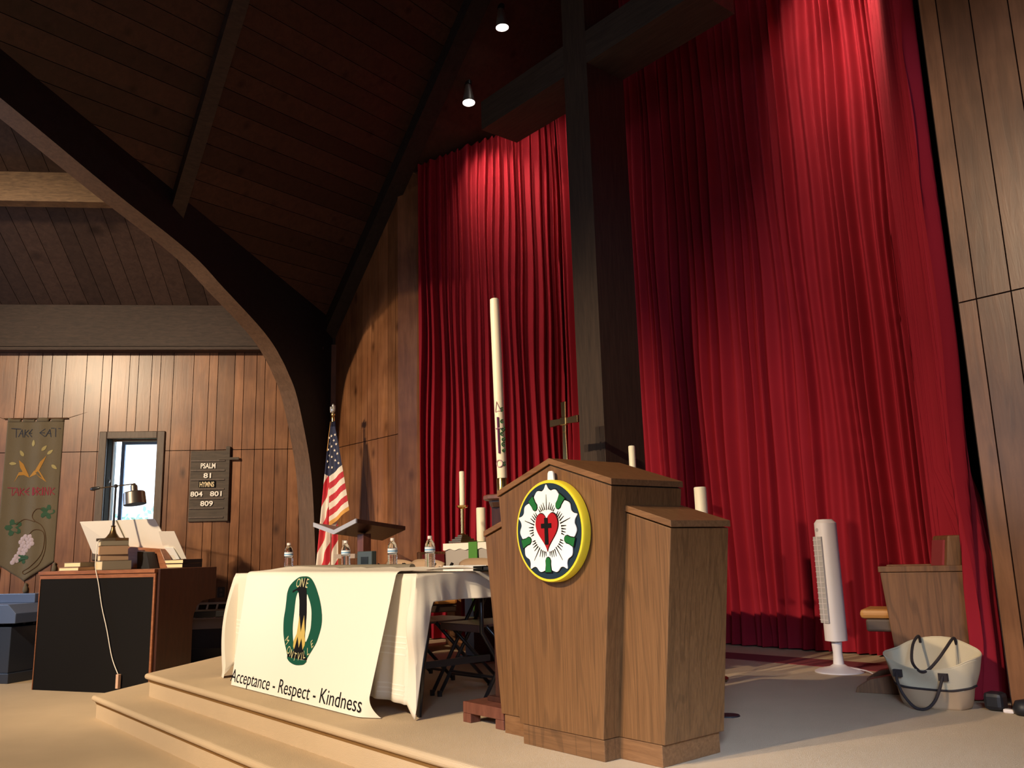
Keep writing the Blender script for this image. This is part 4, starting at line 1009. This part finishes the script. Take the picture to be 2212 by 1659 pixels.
# ================================================================== WALL: HYMN BOARD, TEXTILE, HEATER, OUTLET
hb = lwroot('hymn_board', 'grey brown hymn board with white numbers, hung on the left wall', 'sign', 0, 0, 0)
m = MB(); m.box(2.10, 2.50, -.045, -.021, 1.62, 2.43); m.build('backboard', MT['board'], hb, bevel=.003)
m = MB()
rows = [2.316, 2.205, 2.098, 1.99, 1.882, 1.773, 1.668]
for z in rows:
    m.box(2.108, 2.49, -.056, -.045, z-.012, z+.004)
m.build('number_rails', MT['frame'], hb)
m = MB(); m.box(2.497, 2.542, -.062, -.021, 1.62, 2.475); m.build('cross_upright', MT['board'], hb, bevel=.002)
m = MB(); m.box(2.42, 2.645, -.066, -.04, 2.318, 2.348); m.build('cross_arm', MT['board'], hb, bevel=.002)
def hbt(s, k=.058): return lambda x, z: (s+x, -k, z)
m = MB()
for txt, s, z, h, wd in (('PSALM', 2.302, 2.225, .062, .165), ('81', 2.305, 2.115, .058, .085), ('804', 2.185, 1.905, .058, .135), ('801', 2.408, 1.905, .058, .13), ('809', 2.302, 1.795, .060, .14)):
    add_text(m, hbt(s), txt, .09, .0022, 'CENTER', 1, 0, (0, z), fitw=wd, fith=h)
m.build('white_letters', MT['letterw'], hb, recalc=False)
m = MB(); add_text(m, hbt(2.295), 'HYMNS', .09, .0022, 'CENTER', 1, 0, (0, 2.012), fitw=.160, fith=.062); m.build('cream_letters', MT['letterc'], hb, recalc=False)
m = MB(); m.box(2.205, 2.39, -.0572, -.0562, 2.006, 2.082); m.build('dark_card', MT['black'], hb)
# textile hanging
tx = lwroot('textile_hanging', 'olive woven wall hanging reading TAKE EAT, TAKE DRINK with grapes', 'wall hanging', 0, 0, 0)
def TXF(off): return lambda x, z: (x, -.035-off-.010*math.sin(x*15+.6)-.006*math.sin(x*33), z)
def txg(u, v):
    x = .075+u*(.675-.075)-.0*v; zt = 2.795; zb_ = 1.215-.20*(1-abs(2*u-1)); return TXF(0)(x+(.03*(1-u)+.018)*v*0, zt+(zb_-zt)*v)
m = MB(); m.grid(txg, 48, 60); m.build('woven_cloth', MT['textile'], tx, smooth=True, solid=.004)
m = MB()
for a, b_ in ((.078, .208), (.232, .358), (.385, .515), (.54, .675)):
    m.grid(lambda u, v, a=a, b_=b_: TXF(.003)(a+(b_-a)*u, 2.79+.045*v), 6, 2)
m.build('hanging_loops', MT['textile'], tx, smooth=True, solid=.006)
m = MB(); m.tube([(.03, -.04, 2.828), (.72, -.04, 2.828)], .008, 8); m.build('rod', MT['tx_vine'], tx)
m = MB(); m.tube([(.70, -.03, 2.828), (.985, -.015, 2.92), (.985, -.012, 2.765)], .002, 5); m.tube([(.03, -.03, 2.828), (-.13, -.015, 2.88)], .002, 5); m.build('cord', MT['tx_vine'], tx)
def strokes(m, f, lines, ox, oz, w_, h_, th=.008):
    for L_ in lines:
        for (a, b_), (c_, d_) in zip(L_[:-1], L_[1:]):
            p = Vector((ox+a*w_, oz+b_*h_)); q = Vector((ox+c_*w_, oz+d_*h_)); d = (q-p).normalized(); n_ = Vector((-d.y, d.x))*th/2
            m.add([f(*(p+n_-d*th*.3)), f(*(q+n_+d*th*.3)), f(*(q-n_+d*th*.3)), f(*(p-n_-d*th*.3))], [(0, 1, 2, 3)])
G_ = {'T': [[(-.35, 1), (1.05, .93)], [(.35, .96), (.42, 0)]], 'A': [[(0, .05), (.55, .85), (.80, .0)], [(.2, .4), (.75, .38)]], 'K': [[(.1, .85), (.12, 0)], [(.85, .82), (.14, .42), (.9, .05)]],
      'E': [[(.95, .9), (.1, .45), (1, .02)], [(.15, .45), (.9, .45)]], 'D': [[(.1, .9), (.15, 0)], [(.3, .9), (.35, 0)], [(.3, .9), (.9, .5), (.35, .02)]], 'R': [[(.1, .9), (.15, 0)], [(.1, .9), (.9, .65), (.2, .4), (.9, 0)]],
      'I': [[(.4, .9), (.45, 0)], [(.6, .9), (.65, 0)]], 'N': [[(.1, 0), (.1, .9), (.85, 0), (.9, .92)]]}
f2 = TXF(.006)
m = MB()
for ch, x, w_ in (('T', .145, .07), ('A', .20, .06), ('K', .258, .05), ('E', .300, .04), ('E', .425, .062), ('A', .495, .07), ('T', .572, .07)): strokes(m, f2, G_[ch], x, 2.615, w_, .10)
m.build('navy_words', MT['ink'], tx, recalc=False)
m = MB()
for ch, x, w_ in (('T', .155, .07),): strokes(m, f2, G_[ch], x, 1.955, w_, .09)
for ch, x, w_ in (('A', .195, .07), ('K', .26, .05), ('E', .305, .055), ('D', .395, .055), ('R', .445, .05), ('I', .492, .03), ('N', .525, .05), ('K', .585, .055)): strokes(m, f2, G_[ch], x, 1.955, w_, .095, .009)
m.build('dark_red_words', MT['ink_red'], tx, recalc=False)
def leaf(m, f, cx, cz, l, w_, a):
    pts = [(-l, 0), (-l*.4, w_), (l*.4, w_*.8), (l, 0), (l*.4, -w_*.8), (-l*.4, -w_)]
    pts = smooth_closed(pts, 3); flatpoly(m, f, [(cx+x*math.cos(a)-z*math.sin(a), cz+x*math.sin(a)+z*math.cos(a)) for x, z in pts])
m = MB()
for x, z, a in ((.365, 2.545, 1.55), (.25, 2.43, 2.1), (.49, 2.485, .9), (.555, 2.44, .7), (.165, 2.315, -.05), (.61, 2.27, -.7)): leaf(m, f2, x, z, .038, .017, a)
m.build('pale_grains', MT['tx_grain'], tx, recalc=False)
m = MB()
for pts in ([(.225, 2.355), (.275, 2.31), (.335, 2.19), (.345, 2.155), (.29, 2.19), (.245, 2.27)], [(.52, 2.40), (.46, 2.33), (.40, 2.21), (.345, 2.155), (.40, 2.19), (.46, 2.24), (.495, 2.33)],
            [(.345, 2.155), (.29, 2.225), (.235, 2.215), (.19, 2.10), (.235, 2.18), (.29, 2.185)], [(.345, 2.155), (.40, 2.23), (.455, 2.235), (.54, 2.10), (.47, 2.15), (.43, 2.19)]): flatpoly(m, f2, pts)
m.build('orange_sheaf', MT['tx_orange'], tx, recalc=False)
m = MB()
for cx, cz, r, a0 in ((.225, 1.60, .115, .6), (.572, 1.765, .10, -1.2), (.345, 1.27, .085, 0)):
    pts = []
    for i in range(20):
        a = 2*PI*i/20; rr = r*(.75+.25*math.cos(5*(a-a0)))*(1.0 if i % 2 else .86); pts.append((cx+rr*math.cos(a)*.95, cz+rr*math.sin(a)*.98))
    flatpoly(m, TXF(.005), pts)
m.build('vine_leaves', MT['tx_leaf'], tx, recalc=False)
m = MB()
def ftube(pts, r): m.tube([f2(x, z) for x, z in smooth_open(pts)], r, 5)
def smooth_open(p):
    out = []
    for i in range(len(p)-1):
        p0 = p[max(i-1, 0)]; p1 = p[i]; p2 = p[i+1]; p3 = p[min(i+2, len(p)-1)]
        for k in range(5):
            t = k/5; out.append(tuple(.5*((2*p1[a])+(-p0[a]+p2[a])*t+(2*p0[a]-5*p1[a]+4*p2[a]-p3[a])*t*t+(-p0[a]+3*p1[a]-3*p2[a]+p3[a])*t**3) for a in (0, 1)))
    return out+[p[-1]]
ftube([(.53, 1.80), (.46, 1.80), (.42, 1.73), (.45, 1.67), (.52, 1.62), (.57, 1.52), (.58, 1.35), (.53, 1.2), (.44, 1.12)], .004)
ftube([(.25, 1.63), (.33, 1.69), (.45, 1.66)], .004); ftube([(.38, 1.49), (.45, 1.57), (.54, 1.55), (.565, 1.45), (.54, 1.3), (.44, 1.17), (.36, 1.12), (.38, 1.09), (.44, 1.12)], .004)
m.build('vine', MT['tx_vine'], tx)
m = MB()
random.seed(2)
gp = [(.36, 1.50), (.41, 1.50), (.33, 1.475), (.385, 1.47), (.43, 1.46), (.31, 1.44), (.35, 1.43), (.40, 1.43), (.44, 1.42), (.33, 1.40), (.37, 1.39), (.41, 1.39), (.31, 1.36), (.35, 1.35), (.385, 1.35), (.30, 1.32), (.335, 1.31), (.365, 1.315), (.275, 1.285), (.31, 1.275), (.26, 1.25), (.285, 1.24), (.245, 1.22)]
for x, z in gp:
    p = f2(x, z); v = [(p[0]+.026*math.cos(k*PI/6), p[1]+.002, p[2]+.026*math.sin(k*PI/6)) for k in range(12)]+[(p[0], p[1]-.007, p[2])]
    m.add(v, [(k, (k+1) % 12, 12) for k in range(12)])
m.build('grapes', MT['tx_grape'], tx, smooth=True)
for x, z in ((.405, .995), (.69, 1.21), (.09, 1.21)):
    m = MB(); m.lathe([(.004, 0), (.018, -.01), (.012, -.025), (.024, -.05), (.027, -.085), (.018, -.105), (.0, -.108)], 12, (x, -.04, z)); m.build('tassel', MT['textile'], tx, smooth=True)
# heater cabinet along the wall
ht = lwroot('wall_heater', 'long low baseboard heater with slotted top below the window wall', 'heater', 0, 0, 0)
m = MB(); m.box(-4.9, 3.3, -.14, -.021, .05, .55); m.build('cabinet', plain('heater_dark', (.05, .04, .035), .6), ht)
m = MB(); m.box(-4.9, 3.3, -.16, -.021, .545, .56); m.box(-4.9, 3.3, -.10, -.021, .70, .72); m.box(-4.9, 3.3, -.146, -.14, .44, .545); m.build('shelf_rails', MT['heater'], ht, bevel=.002)
m = MB(); s = -4.8
while s < 3.2:
    m.hexa([(s, -.15, .56), (s+.018, -.15, .56), (s+.018, -.12, .56), (s, -.12, .56)], [(s+.02, -.10, .70), (s+.038, -.10, .70), (s+.038, -.08, .70), (s+.02, -.08, .70)]); s += .105
m.build('louvre_bars', MT['heater'], ht); 
m = MB(); m.box(-4.9, 3.3, -.06, -.022, .56, .70); m.build('louvre_back', MT['groove'], ht)
ou = lwroot('wall_outlet', 'brown double socket plate on the panelled wall right of the organ', 'outlet', 0, 0, 0)
m = MB(); m.box(2.452, 2.53, -.028, -.020, .768, .882); m.build('cover_plate', MT['outlet'], ou, bevel=.003)
m = MB()
for z in (.80, .85): m.lathe([(0, -.002), (.016, -.002), (.016, .002), (0, .002)], 14, (2.491, -.029, z), (0, 1, 0))
m.build('sockets', MT['frame'], ou)
# ================================================================== ORGAN
OA = math.atan2(.48, .877); OO = (-9.706, 1.925, 0)
og = thing('organ', 'large mahogany organ console seen from behind with dark grille cloth', 'organ', OO, OA)
OW = 1.472
m = MB(); m.box(0, OW, .012, .475, 0, 1.07); m.build('case', MT['mahog'], og, bevel=.003)
m = MB(); m.box(0, OW, -.006, .012, 1.045, 1.083); m.box(OW-.022, OW, -.006, .012, 0, 1.045); m.box(0, .010, -.006, .012, 0, 1.045); m.build('back_frame', MT['mahog_lit'], og)
m = MB(); m.box(.010, OW-.022, -.002, .011, .0, 1.045); m.build('grille_cloth', MT['orgcloth'], og)
m = MB(); m.box(-.012, OW+.0, -.02, .79, 1.085, 1.118); m.build('lid', MT['mahog_lit'], og, bevel=.003)
m = MB()
prof = [(.475, 0), (.475, .60), (.49, .68), (.53, .75), (.60, .795), (.787, .81), (.787, 1.117), (.02, 1.117), (.02, 0)]
m.prism(prof, OW, OW+.03, 'x'); m.build('side_cheek', MT['mahog'], og, bevel=.002)
m = MB(); m.prism(prof, -.03, -.0, 'x'); m.build('side_cheek', MT['mahog'], og, bevel=.002)
m = MB(); m.box(0, OW, .475, .787, .82, .90); m.build('key_desk', MT['mahog'], og)
# upper tier behind the music rack
m = MB(); m.hexa([(.55, .52, 1.119), (1.12, .52, 1.119), (1.12, .635, 1.119), (.55, .635, 1.119)], [(.55, .54, 1.345), (.99, .54, 1.31), (.99, .625, 1.31), (.55, .625, 1.345)]); m.build('upper_tier', MT['mahog_lit'], og, bevel=.004)
m = MB(); m.hexa([(.86, .38, 1.119), (1.02, .38, 1.119), (1.02, .51, 1.119), (.86, .51, 1.119)], [(.83, .40, 1.29), (.95, .40, 1.28), (.95, .51, 1.28), (.83, .51, 1.29)]); tagk(m.build('speaker_box', MT['darkbox'], og), None)
# white boards leaning on the rack
rk = thing('music_board', 'big white music sheet board leaning on top of the organ', 'sheet music', OO, OA)
def leanboard(m, tx0, tx1, ty, tz0, tz1, bx0, bx1, by, bz0, bz1, th=.008):
    a = [(tx0, ty, tz0), (tx1, ty, tz1), (bx1, by, bz1), (bx0, by, bz0)]
    m.hexa([(x, y, z) for x, y, z in a], [(x, y+th, z+th*.3) for x, y, z in a])
m = MB(); leanboard(m, -.088, .425, .50, 1.622, 1.618, -.05, .55, .66, 1.29, 1.20); m.build('left_page', MT['paper'], rk)
m = MB(); leanboard(m, .43, .941, .50, 1.618, 1.612, .555, 1.106, .66, 1.20, 1.180); m.build('right_page', MT['paper'], rk)
m = MB(); m.bar((.428, .493, 1.62), (.552, .65, 1.21), .012, .006); m.build('centre_crease', MT['spine2'], rk)
m = MB(); m.box(-.02, 1.12, .685, .71, 1.119, 1.20); m.box(-.02, 1.12, .66, .71, 1.17, 1.185); m.build('rack_ledge', MT['mahog'], rk)
pg = thing('music_sheet', 'smaller white sheet music leaning at the right end of the organ top', 'sheet music', OO, OA)
m = MB(); leanboard(m, .975, 1.179, .52, 1.486, 1.480, .95, 1.205, .68, 1.20, 1.205, .004); m.build('sheet', MT['paper'], pg)
m = MB(); leanboard(m, .985, 1.10, .60, 1.325, 1.32, 1.00, 1.14, .655, 1.203, 1.203, .004); m.build('small_leaflet', MT['paperw'], pg)
def book(name, label, x0, x1, y0, y1, z0, z1, cover, pages, rz=0, group=None):
    cx, cy = (x0+x1)/2, (y0+y1)/2
    R_ = Matrix.Translation(OO) @ Matrix.Rotation(OA, 4, 'Z'); w = R_ @ Vector((cx, cy, z0))
    r = thing(name, label, 'book', tuple(w), OA+rz, group); a, b_, h = (x1-x0)/2, (y1-y0)/2, z1-z0
    m = MB(); m.box(-a, a, -b_, b_, 0, .004); m.box(-a, a, -b_, b_, h-.004, h); m.box(a-.004, a, -b_, b_, 0, h); m.build('cover', cover, r)
    m = MB(); m.box(-a+.004, a-.005, -b_+.004, b_-.004, .004, h-.004); m.build('pages', pages, r)
    return r
# the stack under the desk lamp: corner turned towards us
book('book', 'lowest, widest book of the stack under the desk lamp', .44, .93, .11, .37, 1.119, 1.206, MT['spine2'], MT['page2'], -.62, 'books under the desk lamp')
book('book', 'second book from the bottom under the desk lamp, with marks on its edge', .48, .86, .12, .37, 1.207, 1.262, MT['spine'], MT['page2'], -.68, 'books under the desk lamp')
book('book', 'thick book third from the bottom under the desk lamp, its lit edge painted orange', .47, .87, .115, .37, 1.263, 1.349, MT['spine'], MT['page'], -.72, 'books under the desk lamp')
book('book', 'topmost book of the stack, the desk lamp stands on it', .48, .86, .12, .37, 1.350, 1.398, MT['spine2'], MT['page2'], -.70, 'books under the desk lamp')
book('book', 'thin pale book lying at the left end of the organ top', .16, .36, .12, .40, 1.155, 1.200, MT['spine2'], MT['page2'], .1)
book('book', 'flat book below the thin pale one at the left end of the organ', .12, .40, .10, .42, 1.119, 1.152, MT['spine'], MT['page2'], -.05)
book('book', 'black book with cream page edges at the right end of the organ', .99, 1.40, .50, .72, 1.119, 1.160, MT['darkbox'], MT['page2'], -.25)
book('book', 'upper black book with folded cream pages at the right end of the organ', .995, 1.395, .50, .72, 1.161, 1.20, MT['darkbox'], MT['page2'], -.22)
# desk lamp
dl = thing('desk_lamp', 'brass balance-arm desk lamp standing on the stack of books', 'lamp', tuple(Matrix.Translation(OO) @ Matrix.Rotation(OA, 4, 'Z') @ Vector((.655, .245, 1.399))), OA)
m = MB(); m.box(-.125, .125, -.085, .085, 0, .028); m.lathe([(.075, .028), (.06, .040), (.035, .075), (.022, .115), (.018, .14), (.026, .145), (.018, .152)], 20); m.build('foot', MT['brass_dark'], dl, smooth=True, angle=30)
m = MB(); m.tube([(0, 0, .14), (0, 0, .545)], .0115, 12); m.lathe([(.012, .53), (.022, .54), (.022, .555), (.008, .566)], 14); m.build('pole', MT['tubeblack'], dl, smooth=True, angle=40)
m = MB(); m.tube([(-.22, -.0, .538), (.255, .0, .556)], .006, 8); m.build('balance_arm', MT['brass_dark'], dl)
m = MB(); m.lathe([(.006, 0), (.014, .01), (.022, .09), (.016, .12), (.004, .13)], 12, (-.21, 0, .54), (-1, 0, -.06)); m.build('counterweight', MT['tubeblack'], dl, smooth=True, angle=40)
ax = (-.16, 0, 1)
m = MB(); m.lathe([(.108, -.20), (.102, -.085), (.094, -.075), (.036, -.072), (.034, -.012), (.024, .0), (.024, -.02)], 28, (.235, 0, .548), ax, cap=False); m.build('shade', plain('dark_steel', (.30, .27, .24), .3, .9), dl, smooth=True, angle=30)
m = MB(); m.lathe([(.105, -.199), (.098, -.086), (.0, -.084)], 28, (.235, 0, .548), ax, cap=False); m.build('shade_lining', MT['shadeinner'], dl, smooth=True)
m = MB(); m.tube([(.245, 0, .558), (.235, 0, .545)], .012, 8); m.build('knuckle', MT['brass'], dl)
# its cord
cd_ = thing('lamp_cord', 'thin white cord hanging down the dark back of the organ', 'cord', OO, OA)
ck = [(.60, .30, 1.402), (.56, .12, 1.404), (.58, .04, 1.37), (.60, -.015, 1.25), (.755, -.03, 1.13)]
ck = [(.64, .14, 1.404), (.68, .06, 1.402), (.71, .01, 1.36), (.735, -.02, 1.20), (.754, -.028, 1.12), (.79, -.02, .997), (.85, -.02, .782), (.931, -.02, .571), (1.014, -.02, .322), (1.108, -.025, .17)]
def smooth3(p, k=5):
    out = []
    for i in range(len(p)-1):
        p0 = p[max(i-1, 0)]; p1 = p[i]; p2 = p[i+1]; p3 = p[min(i+2, len(p)-1)]
        for q in range(k):
            t = q/k; out.append(tuple(.5*((2*p1[a])+(-p0[a]+p2[a])*t+(2*p0[a]-5*p1[a]+4*p2[a]-p3[a])*t*t+(-p0[a]+3*p1[a]-3*p2[a]+p3[a])*t**3) for a in range(len(p[0]))))
    return out+[tuple(p[-1])]
m = MB(); m.tube(smooth3(ck), .0045, 6); m.build('flex', MT['paper'], cd_, smooth=True)
m = MB(); m.box(1.105, 1.135, -.05, -.015, .05, .175); m.build('plug', plain('pink_plug', (.65, .42, .30), .5), cd_, bevel=.003)
# dark bench beside the organ
ob = thing('organ_bench', 'black bench standing behind the organ by the heater', 'bench', (-8.95, 3.45, 0), ANG)
m = MB(); m.box(-.55, .30, -.17, .17, .62, .68); m.build('seat', MT['darkbox'], ob, bevel=.006)
for x in (-.50, .22):
    m = MB(); m.box(x, x+.06, -.15, .15, 0, .62); m.build('end_panel', MT['darkbox'], ob)
m = MB(); m.box(-.45, .23, -.02, .02, .12, .30); m.build('stretcher', MT['darkbox'], ob)
# desk at the far left, the daylight on its top painted blue
dk = thing('dark_desk', 'dark desk at the far left with the blue of daylight painted on its top', 'desk', (-10.42, 1.83, 0), OA+.05)
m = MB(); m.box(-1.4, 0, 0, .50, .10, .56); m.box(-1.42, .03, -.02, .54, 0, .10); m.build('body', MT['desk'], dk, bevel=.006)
m = MB(); m.prism([(-1.5, .575), (.10, .60), (.10, .70), (-.01, .79), (-1.5, .79)], -.05, .55, 'y'); m.build('sloped_top', MT['desk_top_daylit'], dk, bevel=.006)
m = MB(); m.box(-1.4, -.04, .30, .55, .79, .885); m.build('raised_shelf', MT['desk_top_daylit'], dk, bevel=.006)
# ================================================================== PRESIDER CHAIRS
def presider(loc, rz, label):
    # faces +x; panels at y = +-.18
    r = thing('presider_chair', label, 'chair', loc, rz, 'oak chancel chairs')
    for s in (-1, 1):
        y0, y1 = (s*.18-.03, s*.18+.03)
        m = MB(); m.prism([(-.24, .045), (.185, .045), (.235, .665), (-.24, .665)], y0, y1, 'y'); p_ = m.build('side_panel', MT['oak_chair'], r, bevel=.004)
        m = MB(); m.prism([(-.245, .667), (.243, .667), (.243, .70), (-.245, .70)], y0-.008, y1+.008, 'y'); m.build('arm_cap', MT['oak_chair'], p_, bevel=.004)
        m = MB(); m.prism([(-.25, 0), (.43, 0), (.42, .03), (.35, .075), (.24, .10), (-.18, .10), (-.24, .05)], y0-.015, y1+.015, 'y'); m.build('foot_runner', MT['oak_chair'], r, bevel=.004)
    m = MB(); m.box(-.20, .35, -.145, .145, .33, .40); m.build('seat_rail', MT['seat_grey'], r, bevel=.012)
    m = MB(); m.box(-.20, .38, -.145, .145, .40, .455); m.build('seat_pad', MT['seat_orange'], r, bevel=.022)
    m = MB(); m.hexa([(-.12, -.145, .35), (.04, -.145, .35), (-.06, .145, .35), (-.14, .145, .35)], [(-.19, -.145, .865), (-.03, -.145, .865), (-.13, .145, .865), (-.21, .145, .865)]); m.build('backrest', MT['oak_chair'], r, bevel=.012)
    m = MB(); m.hexa([(.012, -.11, .46), (.026, -.11, .46), (-.050, .11, .46), (-.064, .11, .46)], [(-.044, -.11, .84), (-.028, -.11, .84), (-.104, .11, .84), (-.120, .11, .84)]); m.build('red_padding', MT['cushion'], r, bevel=.004)
    return r
pch = presider((-2.40, 5.115, .34), math.radians(180+20), 'oak presider chair with solid sides at the right, behind the tote bag')
ccopy(pch, (-6.80, 4.66, .34), math.radians(-26), 'oak presider chair glimpsed behind the rightmost water bottle, left of the altar')
# tote bag
tb_ = thing('tote_bag', 'cream canvas tote bag with dark rope handles on the floor', 'bag', (-2.215, 4.64, .34), .0)
def totef(u, v):
    a = 2*PI*u; z = .27*v
    hw = .155+.085*v**.8; hd = .085+.035*v
    ex = .72; c, s = math.cos(a), math.sin(a); x = hw*abs(c)**ex*(1 if c > 0 else -1); y = hd*abs(s)**ex*(1 if s > 0 else -1)
    if v > .3:
        k = (v-.3)/.7; fr = (1-abs(c)**1.5); z += k*((.075 if s > 0 else -.070)*fr)-.012*k
    return (x+.004*math.sin(a*7+v*9), y+.006*math.sin(a*5+v*6), z)
m = MB(); NU, NV = 72, 22
V = [totef(i/NU, j/NV) for i in range(NU) for j in range(NV+1)]
m.v = [tuple(p) for p in V]
def bandz(u): return .40-.10*abs(math.sin(2*PI*u))
for i in range(NU):
    for j in range(NV):
        m.cm = 1 if (j+.5)/NV < .36+.05*abs(math.cos(2*PI*(i+.5)/NU))**4 else 0
        i2 = (i+1) % NU; m.f.append([i*(NV+1)+j, i2*(NV+1)+j, i2*(NV+1)+j+1, i*(NV+1)+j+1]); m.mi.append(m.cm); m.t.append(None)
m.f.append([i*(NV+1) for i in range(NU)][::-1]); m.mi.append(1); m.t.append(None)
m.build('canvas_body', [MT['canvas'], MT['tan']], tb_, smooth=True, solid=.005)
m = MB(); pts = [Vector(totef(i/60, .38+.05*abs(math.cos(2*PI*i/60))**4))*1.0 for i in range(61)]; m.tube([(p.x*1.02, p.y*1.03, p.z) for p in pts], .006, 6, cap=False); m.build('dark_piping', MT['darkband'], tb_)
m = MB(); pts = [Vector(totef(i/60, 1)) for i in range(61)]; m.tube(pts, .004, 6, cap=False); m.build('top_hem', MT['canvas'], tb_)
m = MB(); m.tube(smooth3([(-.13, -.12, .17), (-.125, -.145, .14), (-.09, -.165, .07), (-.03, -.175, .0+.012), (.03, -.18, .012), (.07, -.165, .05), (.095, -.15, .11), (.105, -.125, .17)]), .0075, 8); m.build('front_handle', MT['darkband'], tb_, smooth=True)
m = MB()
for x in (-.13, .105): m.box(x-.022, x+.022, -.128, -.110, .145, .182)
m.build('handle_patch', MT['darkband'], tb_)
m = MB(); m.tube(smooth3([(-.105, .115, .30), (-.10, .09, .335), (-.09, .0, .30), (-.06, -.09, .225), (-.01, -.125, .185), (.03, -.12, .19), (.065, -.07, .24), (.08, .0, .29), (.085, .09, .335), (.085, .115, .30)]), .0075, 8); m.build('rear_handle', MT['darkband'], tb_, smooth=True)
# dark bags by the right wall
m = MB(); m.box(-1.99, -1.90, 4.65, 4.74, .345, .43); tagk(m.build('black_bag', MT['darkbox'], bevel=.02), 'small black bag on the floor right of the tote', 'bag')
sb = thing('shoe', 'dark shoe-like bundle against the foot of the right wall', 'shoe', (-1.80, 4.66, .34))
m = MB(); m.lathe([(.0, 0), (.045, .005), (.055, .03), (.04, .065), (.0, .075)], 14); m.build('bundle', MT['darkbox'], sb, smooth=True)
m = MB(); m.box(-.10, -.05, -.01, .02, 0, .02); m.build('white_tip', MT['white'], sb, bevel=.006)
# tower fan
tf = thing('tower_fan', 'white tower fan on a round foot in front of the red curtain', 'fan', (-3.22, 5.44, .34), math.radians(-20))
m = MB(); m.lathe([(.155, 0), (.155, .008), (.13, .020), (.06, .034), (.036, .05)], 40); m.build('round_foot', MT['white'], tf, smooth=True, angle=50)
m = MB(); m.lathe([(.036, .04), (.030, .12), (.036, .22)], 24); m.build('neck', MT['white'], tf, smooth=True, angle=50)
pr = []
for i in range(24):
    a = 2*PI*i/24; c, s = math.cos(a), math.sin(a); pr.append((.062*abs(c)**.7*(1 if c > 0 else -1), .070*abs(s)**.8*(1 if s > 0 else -1)))
m = MB(); m.prism(pr, .20, .975, 'z'); k = len(m.v)
m.add([(x, y, .975) for x, y in pr]+[(x*.7-.005, y*.7, 1.0) for x, y in pr], [(i, (i+1) % 24, 24+(i+1) % 24, 24+i) for i in range(24)]+[list(range(24, 48))])
m.build('housing', MT['white'], tf, smooth=True, angle=40)
m = MB(); m.box(-.045, .035, -.078, -.064, .315, .885); m.build('grille_panel', MT['grey_grille'], tf, bevel=.003)
m = MB()
for i in range(16): m.box(-.045, .035, -.081, -.077, .335+i*.035, .338+i*.035)
m.box(-.006, -.003, -.081, -.077, .315, .885); m.build('grille_ribs', MT['white'], tf)
m = MB(); m.lathe([(0, 0), (.013, 0), (.013, .003), (0, .003)], 16, (-.005, -.068, .93), (0, -1, 0)); m.build('control_knob', MT['grey_grille'], tf)
m = MB(); m.tube(smooth3([(.03, .03, .03), (.16, .08, .02), (.28, .06, .006), (.42, .10, .006)]), .004, 6); m.build('cord', MT['white'], tf)
# floor socket, dark red strip
m = MB(); m.lathe([(0, 0), (.055, 0), (.052, .006), (0, .006)], 28, (-2.831, 3.718, .341)); tagk(m.build('floor_socket', MT['darkbox'], smooth=True, angle=30), 'flat dark round socket in the carpet right of the pulpit', 'outlet')
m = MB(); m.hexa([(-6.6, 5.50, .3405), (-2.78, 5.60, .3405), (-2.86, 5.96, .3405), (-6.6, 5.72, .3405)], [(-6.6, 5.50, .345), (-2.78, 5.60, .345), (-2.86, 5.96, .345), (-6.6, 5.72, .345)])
tagk(m.build('floor_strip', MT['strip_red']), 'narrow dark red strip on the platform in front of the curtain', 'rug')
